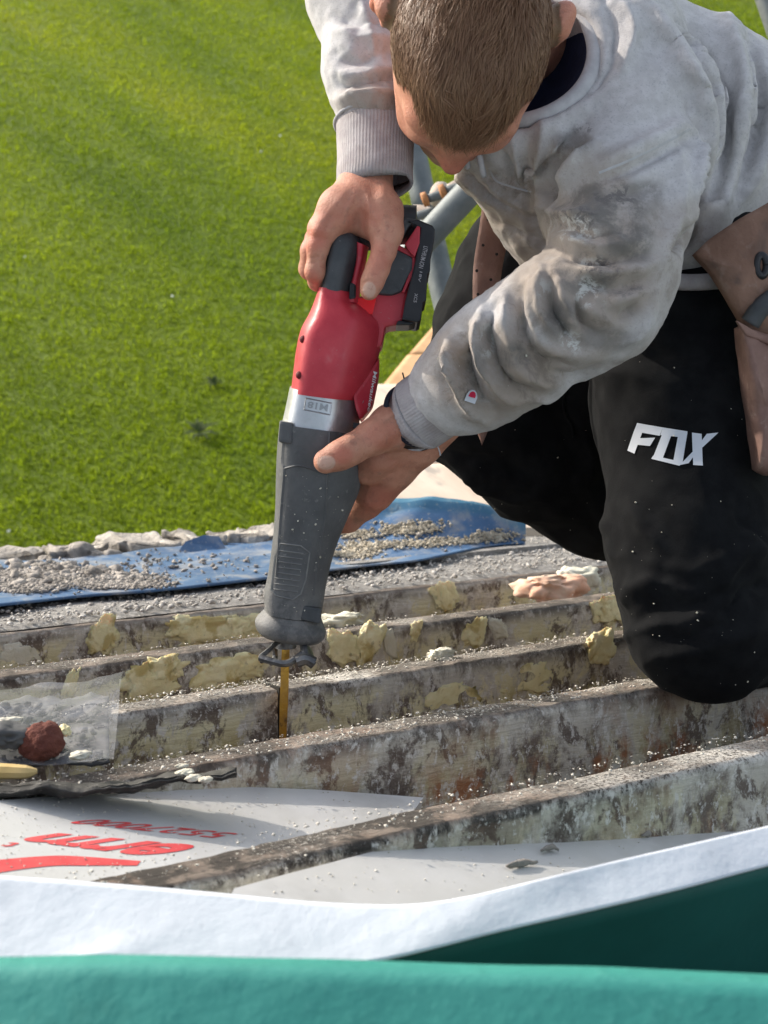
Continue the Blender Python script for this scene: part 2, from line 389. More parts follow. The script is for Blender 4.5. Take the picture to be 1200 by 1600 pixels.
# ================================================================== SETTING
# ---- lawn far below the eaves (true horizontal, built in world axes and turned into roof axes)
Gi = Gn.T
CAMT = Gn @ CAM; LZ = CAMT[2]-4.2
def lawn_hit(px, py):
    r = Gn @ ray(px, py); return CAMT + r*((LZ-CAMT[2])/r[2])
def grass_material(name, blade):
    m = bpy.data.materials.new(name); m.use_nodes = True; t = m.node_tree; N = t.nodes; L = t.links; b = N['Principled BSDF']
    g = N.new('ShaderNodeNewGeometry'); mp = N.new('ShaderNodeMapping'); mp.inputs['Rotation'].default_value = (0, 0, math.radians(STRIPE)); mp.inputs['Scale'].default_value = (1, .28, 1)
    L.new(g.outputs['Position'], mp.inputs[0])
    def nz(sc, det, src):
        n = N.new('ShaderNodeTexNoise'); n.inputs['Scale'].default_value = sc; n.inputs['Detail'].default_value = det; n.inputs['Roughness'].default_value = .65; L.new(src, n.inputs['Vector']); return n.outputs['Fac']
    def rmp(s, stops):
        r = N.new('ShaderNodeValToRGB'); e = r.color_ramp.elements
        while len(e) < len(stops): e.new(.5)
        for q, (pos, c) in zip(e, stops): q.position = pos; q.color = (*c, 1)
        L.new(s, r.inputs[0]); return r.outputs[0]
    def mix(f, a, c, mode='MIX'):
        q = N.new('ShaderNodeMix'); q.data_type = 'RGBA'; q.blend_type = mode
        for s, v in ((q.inputs[0], f), (q.inputs[6], a), (q.inputs[7], c)):
            if isinstance(v, bpy.types.NodeSocket): L.new(v, s)
            elif isinstance(v, (int, float)): s.default_value = v
            else: s.default_value = (*v, 1)
        return q.outputs[2]
    big = rmp(nz(.55, 3, mp.outputs[0]), [(.32, (.19, .27, .017)), (.5, (.255, .33, .017)), (.68, (.325, .37, .02))])
    mpb = N.new('ShaderNodeMapping'); mpb.inputs['Rotation'].default_value = (0, 0, math.radians(STRIPE)); mpb.inputs['Scale'].default_value = (1, .07, 1); L.new(g.outputs['Position'], mpb.inputs[0])
    mid = rmp(nz(2.2, 3, mpb.outputs[0]), [(.35, (.86, .90, .86)), (.65, (1.09, 1.07, 1.05))])
    c = mix(1.0, big, mid, 'MULTIPLY')
    dry = N.new('ShaderNodeMapRange'); dry.inputs['From Min'].default_value = .6; dry.inputs['From Max'].default_value = .75; L.new(nz(1.3, 4, g.outputs['Position']), dry.inputs['Value'])
    q = N.new('ShaderNodeMath'); q.operation = 'MULTIPLY'; q.inputs[1].default_value = .14; L.new(dry.outputs[0], q.inputs[0])
    c = mix(q.outputs[0], c, (.22, .18, .03))
    fine = rmp(nz(60 if not blade else 25, 6, g.outputs['Position']), [(.3, (.6, .62, .5)), (.7, (1.3, 1.28, 1.2))])
    c = mix(1.0, c, fine, 'MULTIPLY')
    if blade:
        at = N.new('ShaderNodeAttribute'); at.attribute_name = 'tone'; c = mix(1.0, c, rmp(at.outputs['Fac'], [(0, (.8, .85, .7)), (.6, (1.25, 1.2, 1.1)), (1, (1.7, 1.6, 1.4))]), 'MULTIPLY')
        tl = N.new('ShaderNodeBsdfTranslucent'); L.new(c, tl.inputs[0]); ms = N.new('ShaderNodeMixShader'); ms.inputs[0].default_value = .45
        L.new(b.outputs[0], ms.inputs[1]); L.new(tl.outputs[0], ms.inputs[2]); L.new(ms.outputs[0], N['Material Output'].inputs[0])
    if not blade: c = mix(1.0, c, (.60, .64, .55), 'MULTIPLY')
    L.new(c, b.inputs['Base Color']); b.inputs['Roughness'].default_value = .6; b.inputs['Specular IOR Level'].default_value = .15
    if not blade:
        bp = N.new('ShaderNodeBump'); bp.inputs['Strength'].default_value = .8; bp.inputs['Distance'].default_value = .03
        L.new(nz(40, 6, g.outputs['Position']), bp.inputs['Height']); L.new(bp.outputs[0], b.inputs['Normal'])
    MAT[name] = m
_a, _b = lawn_hit(60, 760)[:2], lawn_hit(560, 130)[:2]
STRIPE = 90-math.degrees(math.atan2(*(_b-_a)[::-1]))
grass_material('lawn', False); grass_material('grass_blade', True)
ctr = lawn_hit(300, 450)
gs = 60; ex = np.sinh(np.linspace(-4.2, 4.2, gs)); ex = ex/ex.max()*900
gx, gy = np.meshgrid(ex, ex, indexing='ij')
GV = np.stack([gx+ctr[0], gy+ctr[1], np.full_like(gx, LZ)], -1).reshape(-1, 3)
o = mk('lawn', GV @ Gi.T, grid_faces(gs, gs), 'lawn'); tag(o, kind='structure')
# blades over the part of the lawn in view
cor = np.array([lawn_hit(x, y)[:2] for x, y in ((-350, 1000), (1400, 1000), (1400, -60), (-350, -60))])
fwd = nrm((cor[2]+cor[3]-cor[0]-cor[1])); sid = np.array([fwd[1], -fwd[0]])
near = min(cor @ fwd); far = max(cor @ fwd); sl0, sl1 = min(cor @ sid), max(cor @ sid)
nb = 560000
uu = near + (far-near)*rng.random(nb)**1.5; vv = sl0 + (sl1-sl0)*rng.random(nb)
pp = np.stack([uu[:, None]*fwd + vv[:, None]*sid], 0)[0]
q2, _ = proj(np.c_[pp, np.full(nb, LZ)] @ Gi.T)
keep = (q2[:, 0] > -400) & (q2[:, 0] < 1500); pp = pp[keep]; nb = len(pp)
clump = fbm(np.c_[pp, np.zeros(nb)], 9, 3, 5)
th = rng.random(nb)*6.283; hgt = (.010+.018*rng.random(nb))*(1+.5*clump); wid = .003+.004*rng.random(nb); ln = rng.normal(size=(nb, 2))*.014
dx = np.stack([np.cos(th), np.sin(th), np.zeros(nb)], 1)*wid[:, None]
base = np.c_[pp, np.full(nb, LZ-.002)]
tip = base + np.c_[ln, hgt]
BV = np.stack([base-dx, base+dx, tip], 1).reshape(-1, 3)
tone = np.repeat(np.clip(.45+.35*clump+.22*rng.normal(size=nb), 0, 1), 3)
o = mk('grass', BV @ Gi.T, np.arange(nb*3).reshape(-1, 3), 'grass_blade', smooth=False, attrs={'tone': tone})
tag(o, 'short mown green grass blades of the lawn below the roof', 'grass', kind='stuff')
# small pale clover flowers and a couple of weeds in the lawn
material('clover', (.7, .7, .62), (.8, .8, .75), 30)
wp = np.array([lawn_hit(x, y) for x, y in ((408, 243), (438, 218), (40, 408), (15, 838), (486, 2), (270, 470))])+[0, 0, .03]
V, Fc = rocks(wp @ Gi.T, np.full(len(wp), .009), 1, 4)
tag(mk('clover_flowers', V, Fc, 'clover', smooth=False), 'tiny white clover flowers dotted over the green lawn', 'flowers', kind='stuff')
material('weed', (.05, .075, .02), (.085, .10, .045), 40, .9, spec=.05)
for k, (x, y, lab) in enumerate(((312, 682, 'flat grey-green weed rosette on the lawn beside the saw body'), (335, 604, 'small dark weed on the lawn just above the grey-green rosette'))):
    c = lawn_hit(x, y); Vs = []; Fs = []
    for j in range(16):
        a = rng.random()*6.28; l = (.05+.07*rng.random())*(1 if k == 0 else .6); d = np.array([math.cos(a), math.sin(a), .25]); s = np.array([-d[1], d[0], 0])*.012
        b0 = len(Vs); Vs += [c+[0, 0, .02], c+d*l*.5+s+[0, 0, .035], c+d*l+[0, 0, .015], c+d*l*.5-s+[0, 0, .035]]; Fs.append([b0, b0+1, b0+2, b0+3])
    tag(mk('weed_plant', np.array(Vs) @ Gi.T, Fs, 'weed', smooth=False), lab, 'weed')

# ---- roof materials
material('deck', (.05, .045, .04), (.09, .075, .06), 12, .9, .6, 60)
material('joist', (.105, .08, .064), (.21, .17, .14), 14, .85, .7, 220, stretch=(.22, 1, 1), lstretch=(1, 1, .7), bdist=.003, layers=[
    ((.60, .56, .48), 'attr', 'front', .9, 16, .38, .54),      # old pale glue film
    ((.72, .66, .42), 'attr', 'low', 1.0, 12, .44, .53),         # cream foam skin
    ((.38, .31, .12), 'attr', 'low2', .9, 15, .50, .58),        # browned foam
    ((.115, .085, .068), 'attr', 'front', .9, 22, .52, .60),
    ((.34, .15, .07), 'attr', 'rust', .85, 13, .46, .60),      # rust stain
    ((.035, .028, .023), 'attr', 'tarry', .85, 24, .41, .56),
    ((.68, .65, .60), 'attr', 'front', .85, 110, .53, .62),
    ((.55, .52, .47), 'attr', 'top', .6, 330, .54, .62),        # dust on the top
    ((.70, .66, .60), 'attr', 'dust', 1.0, 300, .42, .52)])
material('foam', (.78, .68, .36), (.86, .79, .50), 45, .75, .9, 120, sss=.1, layers=[((.50, .38, .13), 'noise', 34, .50, .64, .8), ((.25, .2, .15), 'noise', 60, .62, .7, .5)])
material('pale_foam', (.66, .62, .48), (.72, .69, .58), 40, .8, .8, 200)
material('pink_foam', (.72, .40, .27), (.70, .55, .42), 22, .8, .5, 120)
material('chip', (.52, .48, .38), (.68, .65, .56), 60, .8)
material('dust', (.50, .46, .40), (.74, .70, .62), 200, .9)
material('gravel', (.30, .275, .25), (.56, .53, .49), 60, .85, .4, 200, detail=2)
material('felt', (.17, .16, .15), (.27, .255, .24), 30, .9, .9, 240, layers=[((.48, .46, .43), 'noise', 120, .55, .65, .7)])
material('tar', (.018, .017, .016), (.05, .047, .043), 25, .75, .9, 90, layers=[((.4, .38, .34), 'noise', 170, .62, .68, .35)])
material('blue_sheet', (.045, .10, .20), (.065, .145, .28), 9, .55, .5, 40, spec=.35, rvar=.15, layers=[((.30, .30, .30), 'noise', 18, .46, .70, .75), ((.34, .33, .31), 'noise', 160, .58, .66, .6), ((.05, .25, .32), 'attr', 'edge', .7)])
material('mortar', (.34, .31, .275), (.50, .46, .41), 25, .95, 1, 90, bdist=.006, layers=[((.12, .105, .09), 'noise', 16, .5, .66, .8)])  # dark noise layer paints shadows into the lump colour
material('debris', (.20, .18, .16), (.42, .38, .34), 30, .95, 1, 90, bdist=.005)
material('foil', (.55, .54, .52), (.62, .615, .61), 7, .42, .25, 25, metal=.1, spec=.5, rvar=.1, layers=[((.42, .41, .39), 'noise', 9, .52, .68, .5), ((.66, .64, .6), 'noise', 240, .66, .7, .8)])
material('foam_edge', (.5, .46, .36), None, 20)
material('print_red', (.62, .055, .06), (.70, .09, .09), 60, .5)
material('white_sheet', (.62, .65, .70), (.68, .705, .75), 9, .85, .5, 30, spec=.15, bdist=.003, layers=[((.52, .55, .60), 'noise', 14, .52, .72, .6), ((.44, .46, .50), 'noise', 45, .64, .74, .4)])
material('teal', (.030, .225, .19), (.044, .27, .225), 9, .6, .45, 40, bdist=.004, layers=[((.022, .175, .145), 'noise', 22, .55, .72, .5), ((.06, .29, .245), 'noise', 160, .55, .7, .5)])
material('teal_shaded', (.006, .085, .072), (.010, .11, .095), 7, .6, .3, 14, bdist=.005)  # darkened copy of the teal, deep shade painted into the colour
material('wood_tan', (.46, .26, .12), (.60, .37, .19), 12, .75, .4, 120, stretch=(1, .15, 1), layers=[((.30, .15, .07), 'noise', 5, .6, .7, .6)])
material('wood_pale', (.55, .43, .33), (.68, .57, .46), 10, .8, .5, 120, stretch=(1, .2, 1), layers=[((.33, .29, .25), 'noise', 9, .6, .68, .75)])
material('tube', (.115, .135, .14), (.19, .205, .21), 14, .6, .35, 90, metal=.3, layers=[((.33, .31, .29), 'noise', 9, .55, .7, .6)])
material('coupler', (.42, .34, .28), (.55, .48, .42), 25, .75, .6, 90, layers=[((.30, .15, .07), 'noise', 14, .55, .7, .8)])
material('rust_nut', (.36, .14, .05), (.45, .20, .08), 30, .7)
material('lava', (.115, .035, .025), (.19, .065, .045), 40, .95, 1, 160, bdist=.004)
material('splinter', (.52, .36, .13), (.62, .45, .2), 14, .7, .4, 80)
material('slate', (.06, .06, .062), (.12, .12, .12), 20, .8, .5, 80)

# ---- roof deck
XL, XR = -1.3, 3.2
yb = [R(600, y)[1] for y in (925, 981, 1052, 1148, 1300)]          # front faces of the five joists
def sheet(name, corners_fn, n, m, mat, parent=None, attrs=None, smooth=True, thick=0):
    V = np.array([[corners_fn(u, v) for v in np.linspace(0, 1, m)] for u in np.linspace(0, 1, n)]).reshape(-1, 3)
    Fc = grid_faces(n, m)
    if thick:
        Nn = normals(V, Fc); k = len(V); Vb = V-Nn*thick
        rim = np.concatenate([np.arange(m), np.arange(1, n)*m+m-1, (n-1)*m+np.arange(m-2, -1, -1), np.arange(n-2, 0, -1)*m])
        side = np.stack([rim, np.roll(rim, -1), np.roll(rim, -1)+k, rim+k], 1)[:, ::-1]
        V = np.vstack([V, Vb]); Fc = np.vstack([Fc, Fc[:, ::-1]+k, side])
        if attrs: attrs = {a: np.tile(x, 2) for a, x in attrs.items()}
    return mk(name, V, Fc, mat, parent, smooth, attrs)
bx = lambda x0, x1, y0, y1, z0, z1: (np.array([[x, y, z] for z in (z0, z1) for x, y in ((x0, y0), (x1, y0), (x1, y1), (x0, y1))]),
                                     [[3, 2, 1, 0], [4, 5, 6, 7], [0, 1, 5, 4], [1, 2, 6, 5], [2, 3, 7, 6], [3, 0, 4, 7]])
V, Fc = bx(XL-.2, XR, yb[4]-.62, yb[0]+.75, -.30, -.135)
tag(mk('roof', V, Fc, 'deck', smooth=False), kind='structure')

# ---- joists
JL = ['farthest weathered joist beside the chippings, with cream foam streaks on its face',
      'second farthest joist, the yellow foam lumps stuck along its face left of the saw',
      'joist under the saw blade, sawdust along its top and cream stained face',
      'rust streaked joist the kneeling leg rests on, in front of the saw blade',
      'nearest joist, dark and crusted, running between the two foil-faced boards']
JW = .042; JH = .17
joist = []
def face_pt(px, py, k, off=0.0):
    r = ray(px, py); return CAM + r*((yb[k]-off-CAM[1])/r[1])
for k, y0 in enumerate(yb):
    nx = 700; xs = np.linspace(XL if k < 4 else R(150, 1386)[0], XR, nx)
    top = [(-.5, 0), (-.36, .0), (-.2, 0), (0, 0), (.2, 0), (.36, 0), (.5, 0)]
    sec = [(0, -z) for z in np.linspace(JH, .004, 26)] + [(.003, 0)] + [(a*JW+JW/2, 0) for a in (-.34, -.2, -.05, .1, .25, .38)] + [(JW-.003, 0), (JW, -.004), (JW, -.05), (JW, -JH)]
    sec = np.array(sec); ns = len(sec)
    V = np.zeros((nx, ns, 3)); V[:, :, 0] = xs[:, None]; V[:, :, 1] = y0+sec[None, :, 0]; V[:, :, 2] = sec[None, :, 1]
    V = V.reshape(-1, 3); isT = np.tile(sec[:, 1] > -.006, nx); isF = np.tile((sec[:, 0] < .001), nx)
    n1 = fbm(V*[.35, 1, 1], 30, 4, 10+k); n2 = fbm(V*[.5, 1, 1], 140, 2, 20+k); w = fbm(V*[1, 0, 0], 3, 2, 30+k)
    edge = np.exp(-np.tile(np.minimum(np.abs(sec[:, 0]), np.abs(sec[:, 0]-JW)), nx)/.006)*isT
    V[:, 2] += np.where(isT, .0022*n1+.0012*n2+.002*w - .004*np.clip(n1+.25, 0, 1)*edge, 0)
    V[:, 1] += np.where(isF, .0022*n1+.0012*n2, 0)+.004*w
    if k == 4: V[:, 2] -= .004
    zz = -V[:, 2]
    x = V[:, 0]
    if k in (3,): xn = R(700, 1180)[0]
    at = {'front': isF*1., 'top': isT*1., 'low': isF*sstep(.004, .03, zz)*(1 if k < 3 else .45), 'low2': isF*sstep(.02, .06, zz)*(1 if k < 3 else .6),
          'rust': ((isF*(.35+sstep(.035, .07, zz))+isT*.25)*(1 if k == 3 else .5 if k == 4 else .12)), 'tarry': np.where(isF, 1-sstep(.002, .018, zz), 1.0*isT)*(1 if k != 4 else 1.3),
          'dust': isT*np.exp(-((x-(-.05 if k == 2 else .25))/.30)**2)*(1.0 if k == 2 else .75 if k in (3, 4) else .3)}
    if k == 0: at['tarry'] = at['tarry']*np.where(isT, .25, 1)
    pm = sstep(-.15, .35, fbm(V*[1, 1, 0], 14, 3, 120+k)); at['top'] = at['top']*pm; at['dust'] = at['dust']*(.25+.75*pm)
    if k == 4: at['tarry'] = np.maximum(at['tarry'], isT*1. + isF*.5*(1-sstep(-.1, .3, x)))
    o = mk('roof_joist', V, grid_faces(nx, ns), 'joist', attrs=at, origin=(0, y0+JW/2, -JH))
    tag(o, JL[k], 'joist', 'timber joists of the opened roof'); joist.append(o)
# saw kerf in the joist being cut
material('kerf', (.01, .008, .006)); V, Fc = bx(-.0035, .0, yb[2]-.0035, yb[2]+.03, -.07, .002)
kx = face_pt(438, 1110, 2)[0]; V[:, 0] += kx
mk('saw_kerf', V, Fc, 'kerf', joist[2], smooth=False)

# foam lumps still stuck to the joists
def lump(k, px, py, rx, ry, proud, mat, name='foam_lump', seed=0, top=False):
    c = R(px, py, .002) if top else face_pt(px, py, k); d = np.linalg.norm(c-CAM); s = d/F
    V0, Fc = I4
    r = 1+.55*fbm(V0*[1, .5, 1], 2.4, 3, 40+seed)+.30*np.abs(fbm(V0, 4.5, 3, 50+seed))-.1
    V = np.sign(V0)*np.abs(V0)**.75*r[:, None]; V[:, 1] += .35*fbm(V0, 3, 3, 70+seed)
    if top: V = V*[rx*s*1.1, ry*s*3.5, proud]
    else: V = V*[rx*s/.82, proud*.30, ry*s*1.1]; V[:, 0] += .35*V[:, 2]*math.sin(seed)
    mk(name, V+c, Fc, mat, joist[k])
LUMPS = [(0, 330, 985, 58, 24, .02, 'foam'), (0, 362, 988, 24, 24, .025, 'foam'), (0, 285, 978, 26, 15, .015, 'foam'), (0, 395, 978, 26, 17, .022, 'foam'),
         (0, 694, 932, 20, 22, .005, 'foam'), (0, 160, 995, 20, 25, .005, 'foam'), (0, 30, 1025, 24, 20, .004, 'pale_foam'),
         (1, 235, 1063, 44, 30, .02, 'foam'), (1, 255, 1048, 22, 20, .02, 'foam'), (1, 350, 1052, 46, 22, .018, 'foam'), (1, 385, 1040, 22, 18, .02, 'foam'), (1, 110, 1070, 9, 22, .006, 'foam'),
         (1, 535, 1012, 24, 24, .014, 'foam'), (1, 576, 1005, 20, 28, .018, 'foam'), (1, 608, 1005, 10, 24, .01, 'pale_foam'), (1, 742, 988, 16, 20, .012, 'foam'), (1, 778, 982, 14, 16, .012, 'pale_foam'), (1, 650, 985, 8, 14, .01, 'foam'), (1, 950, 953, 26, 22, .006, 'foam'),
         (2, 938, 1012, 24, 22, .022, 'foam'), (2, 700, 1085, 46, 24, .007, 'foam'), (2, 820, 1062, 40, 24, .006, 'foam'), (2, 560, 1115, 34, 26, .004, 'pale_foam')]
for i, (k, x, y, rx, ry, pr, m) in enumerate(LUMPS): lump(k, x, y, rx, ry, pr, m, seed=i*3)
for i, (k, x, y, rx, ry, pr, m) in enumerate([(1, 530, 972, 40, 6, .012, 'pale_foam'), (2, 690, 1024, 22, 4, .008, 'pale_foam'), (1, 860, 918, 48, 9, .020, 'pink_foam'), (1, 900, 908, 40, 6, .02, 'pale_foam')]):
    lump(k, x, y, rx, ry, pr, m, seed=90+i, top=True)

# ---- chippings strip between the joists and the blue sheet
y1 = yb[0]+JW*.3; y2 = R(420, 905)[1]+.10
def chip_fn(u, v):
    x = XL+(XR-XL)*u; y = y1+(y2-y1)*v; z = .001+(.006+.004*float(vnoise(np.array([[x*9, y*9, 0]]))[0]))*min(1, v*9); return (x, y, z)
sheet('felt_strip', chip_fn, 160, 24, 'felt'); tag(bpy.data.objects['felt_strip'], 'strip of grey mineral felt covered in chippings behind the farthest joist', 'roofing felt')
n = 15000; c = np.stack([XL+(XR-XL)*rng.random(n), y1-.008+(y2-y1+.02)*rng.random(n), np.full(n, .0095)], 1)
den = fbm(c, 5, 3, 77); c = c[(den > -.25) | (rng.random(n) < .35)]; n = len(c)
V, Fc = rocks(c, .0014+.0046*rng.random(n)**3, .7, 5); tag(mk('gravel', V, Fc, 'gravel', smooth=False), 'grey stone chippings spread over the felt strip', 'gravel', kind='stuff')
# timber edge strip along the blue sheet
e0, e1 = R(0, 950), R(840, 868)
V, Fc = bx(XL, XR, e0[1]-.012, e0[1]+.012, -.01, .016); V[:, 1] += .004*np.sin(V[:, 0]*6)
tag(mk('edge_strip', V, Fc, 'felt', smooth=False), 'thin grey edge strip along the front of the blue sheet', 'edge strip')
# base under the blue sheet
V, Fc = bx(XL, XR, y2-.1, R(200, 864)[1], -.14, -.006); tag(mk('eaves_deck', V, Fc, 'deck', smooth=False), kind='structure')

# ---- blue membrane
fr = resample([(-260, 966, .02), (0, 944, .02), (130, 930, .02), (250, 921, .02), (420, 902, .02), (560, 884, .02), (640, 876, .02), (690, 867, .02), (760, 852, .02), (818, 846, .022)], 90)
bk = resample([(-260, 897, 2.33), (0, 878, 2.42), (130, 872, 2.46), (250, 862, 2.52), (420, 846, 2.58), (500, 822, 2.62), (560, 792, 2.64), (640, 779, 2.64), (740, 784, 2.64), (822, 822, 2.64)], 90)
def blue_pt(i, v):
    a = R(fr[i][0], fr[i][1], fr[i][2]); b = P(*bk[i]); p = a*(1-v)+b*v
    lift = sstep(480, 600, np.array(fr[i][0]))*1.0
    p[2] -= lift*.03*math.sin(v*math.pi)*(1 if v < .9 else 0)
    p[2] += .012*abs(float(fbm(np.array([p*[.5, 1.5, 1]]), 9, 3, 60)[0]))*min(1, 6*v) + .005*float(fbm(np.array([p*[.4, 1.6, 1]]), 24, 2, 61)[0])*min(1, 6*v)
    return p
V = np.array([[blue_pt(i, v) for v in np.linspace(0, 1, 40)] for i in range(90)])
ed = np.zeros((90, 40)); ed[50:, 32:] = np.linspace(0, 1, 8)[None]*.8
V = V.reshape(-1, 3); Fc = grid_faces(90, 40); Vb = V-np.array([0, 0, .003]); rim = np.arange(90)*40
Fc2 = np.vstack([Fc, Fc[:, ::-1]+len(V), np.stack([rim[:-1], rim[1:], rim[1:]+len(V), rim[:-1]+len(V)], 1)])
blue = mk('blue_membrane', np.vstack([V, Vb]), Fc2, 'blue_sheet', attrs={'edge': np.tile(ed.ravel(), 2)})
tag(blue, 'crumpled blue roofing membrane strewn with grit along the roof edge', 'membrane')
tb = bvh(V, Fc)
def on_blue(n, poly_c, s, seed):
    r = np.random.default_rng(seed); out = []
    for (x, y, rx, ry) in poly_c:
        for _ in range(n):
            a = r.normal(size=2)*.5; h = hit(tb, x+a[0]*rx, y+a[1]*ry, .002)
            if h is not None: out.append(h)
    out = np.array(out); return rocks(out, s*(.35+.9*r.random(len(out))**2.2), .7, seed)
material('grit', (.26, .22, .16), (.52, .46, .36), 90, .9, detail=2)
V, Fc = on_blue(330, [(650, 824, 50, 9), (625, 830, 40, 8), (560, 836, 26, 7), (720, 846, 70, 6), (600, 852, 60, 6), (560, 858, 40, 8), (660, 850, 60, 6), (545, 868, 40, 5), (770, 838, 30, 8)], .0042, 11)
tag(mk('grit_pile', V, Fc, 'grit', smooth=False), 'brown grit lying in drifts on the raised fold of the blue sheet', 'grit', kind='stuff')
V, Fc = on_blue(420, [(60, 915, 50, 10), (110, 905, 55, 12), (160, 915, 60, 6), (215, 915, 50, 6), (20, 900, 30, 10), (90, 890, 40, 10), (50, 895, 60, 14), (130, 898, 70, 12), (200, 905, 60, 9), (20, 918, 50, 9)], .0044, 12)
Vx, Fx = on_blue(26, [(60, 900, 60, 18), (120, 895, 60, 14), (190, 900, 50, 10), (30, 890, 40, 12)], .013, 14); Fc = np.vstack([Fc, Fx+len(V)]); V = np.vstack([V, Vx])
V2, F2 = on_blue(60, [(300, 890, 150, 24), (330, 875, 120, 12), (230, 885, 90, 18), (60, 915, 90, 22), (600, 850, 160, 30)], .005, 13)
tag(mk('rubble_grit', np.vstack([V, V2]), np.vstack([Fc, F2+len(V)]), 'debris', smooth=False), 'grey crumbled mortar grit heaped on the left of the blue sheet', 'rubble', kind='stuff')

# ---- broken coping stones along the eaves
STN = [((-40, 66), 856, 892, 'mortar', 'pale broken mortar lump of the roof edge at the left border of the photo'),
       ((72, 158), 850, 880, 'mortar', 'flat-topped pale mortar lump right of the leftmost broken roof edge lump'),
       ((166, 268), 842, 874, 'mortar', 'long grey mortar lump beside the gap filled with dark rubble'),
       ((272, 344), 838, 868, 'mortar', 'mortar lump partly wrapped in blue sheet on the roof edge'),
       ((342, 398), 829, 860, 'mortar', 'tallest pale mortar lump left of the saw boot on the roof edge'),
       ((396, 452), 826, 858, 'mortar', 'pale mortar lump half hidden behind the saw boot')]
for i, ((x0, x1), yt, ybm, m, lab) in enumerate(STN):
    d = 2.6; a = P(x0, yt, d); b = P(x1, yt-4, d-.02); cc = P((x0+x1)/2, ybm, d-.02)
    V0, Fc = I4; q = np.sign(V0)*np.abs(V0)**.32; q /= np.abs(q).max()
    hw = (b-a)/2; up = np.array([0, 0, 1.])*((ybm-yt)/F*d*.5); dp = np.array([0, 1., 0])*.055
    V = cc*.5+(a+b)*.25 + q[:, :1]*hw + q[:, 1:2]*dp + q[:, 2:3]*up
    V = V + V0*(.022*fbm(V, 24, 4, 80+i)-.016*np.abs(fbm(V, 40, 3, 83+i))+.006*fbm(V, 110, 2, 85))[:, None]
    V[:, 2] += .012*fbm(V*[1, 1, 0], 22, 2, 90+i)
    o = mk('mortar_lump', V, Fc, m); tag(o, lab, 'mortar', 'broken mortar lumps along the roof edge')
# dark rubble lumps in the gap
for i, (x, y, s) in enumerate(((95, 868, 16), (125, 862, 18), (150, 872, 15), (72, 880, 13), (175, 872, 14), (112, 880, 15), (140, 886, 12))):
    V0, Fc = I3; V = V0*(1+.8*fbm(V0, 2.3, 4, 100+i, .65))[:, None]*(s/F*2.5)*[1.2, 1, .8]
    o = mk('rubble_lump', V+P(x, y, 2.46), Fc, 'debris')
    tag(o, ['dark rubble clod in the roof edge gap, biggest of the heap', 'rounded rubble clod at the top of the heap on the roof edge', 'rubble clod at the right end of the dark heap', 'rubble clod at the left end of the dark heap',
            'small rubble clod against the long grey mortar lump', 'rubble clod at the front of the heap on the blue sheet', 'lowest rubble clod lying on the blue sheet'][i], 'rubble', 'rubble clods in the roof edge gap')
# flap of blue sheet over a stone
V = np.array([P(x, y, d) for x, y, d in ((274, 868, 2.49), (354, 860, 2.49), (342, 838, 2.50), (318, 836, 2.50), (290, 846, 2.50))]); V = np.vstack([V, V-CB*.004])
tag(mk('sheet_scrap', V, [[0, 1, 2, 3, 4], [9, 8, 7, 6, 5]]+[[i, i+5, (i+1) % 5+5, (i+1) % 5] for i in range(5)], 'blue_sheet', smooth=False), 'dark blue scrap of sheet folded over a mortar lump', 'sheet scrap')
# flat slate coloured felt right of the blue sheet
V = np.array([R(x, y, z) for x, y, z in ((745, 868, .008), (1010, 868, .008), (960, 842, .008), (800, 838, .012))]); V = np.vstack([V, V-[0, 0, .006]])
tag(mk('felt_offcut', V, [[0, 1, 2, 3], [7, 6, 5, 4]]+[[i, i+4, (i+1) % 4+4, (i+1) % 4] for i in range(4)], 'felt', smooth=False), 'flat grey felt offcut at the right end of the blue sheet', 'felt offcut')

# ---- scaffold boards and tubes beyond the eaves
def board(name, quad, th, mat, lab, origin=None):
    a = np.array([P(*q) for q in quad]); nn = nrm(np.cross(a[1]-a[0], a[3]-a[0])); nn = nn if nn @ CB > 0 else -nn
    n = 18
    def fn(u, v):
        return (a[0]*(1-u)+a[1]*u)*(1-v)+(a[3]*(1-u)+a[2]*u)*v
    V = np.array([[fn(u, v) for v in np.linspace(0, 1, n)] for u in np.linspace(0, 1, n)]).reshape(-1, 3); Vb = V-nn*th; k = n*n
    m = n; rim = np.concatenate([np.arange(m), np.arange(1, n)*m+m-1, (n-1)*m+np.arange(m-2, -1, -1), np.arange(n-2, 0, -1)*m])
    Fc = np.vstack([grid_faces(n, n), grid_faces(n, n)[:, ::-1]+k, np.stack([rim, np.roll(rim, -1), np.roll(rim, -1)+k, rim+k], 1)[:, ::-1]])
    o = mk(name, np.vstack([V, Vb]), Fc, mat, smooth=False, origin=a[0]); return tag(o, lab, 'board', 'scaffold boards beyond the roof edge')
board('scaffold_board', ((694, 490, 4.35), (640, 552, 4.05), (790, 552, 4.05), (790, 490, 4.35)), .038, 'wood_tan', 'farthest tan scaffold board, its end just below the saw battery')
board('scaffold_board', ((637, 554, 4.04), (588, 614, 3.78), (790, 614, 3.78), (790, 554, 4.04)), .038, 'wood_tan', 'orange tan scaffold board behind the frayed cuff')
board('scaffold_board', ((575, 600, 3.7), (520, 722, 3.3), (840, 722, 3.3), (840, 600, 3.7)), .038, 'wood_pale', 'pale sunlit scaffold board with dark knots behind the wrist')
board('scaffold_board', ((520, 724, 3.29), (480, 860, 2.95), (900, 860, 2.95), (860, 724, 3.29)), .038, 'wood_pale', 'nearest pale scaffold board with grey scuffs above the blue sheet')
def tube_obj(name, a, b, r, mat, lab, cat='scaffold tube', group='scaffold tubes'):
    V, Fc = tube([P(*a), P(*b)], r, 24, 12); 
    bm_o = mk(name, V, Fc, mat); 
    return tag(bm_o, lab, cat, group)
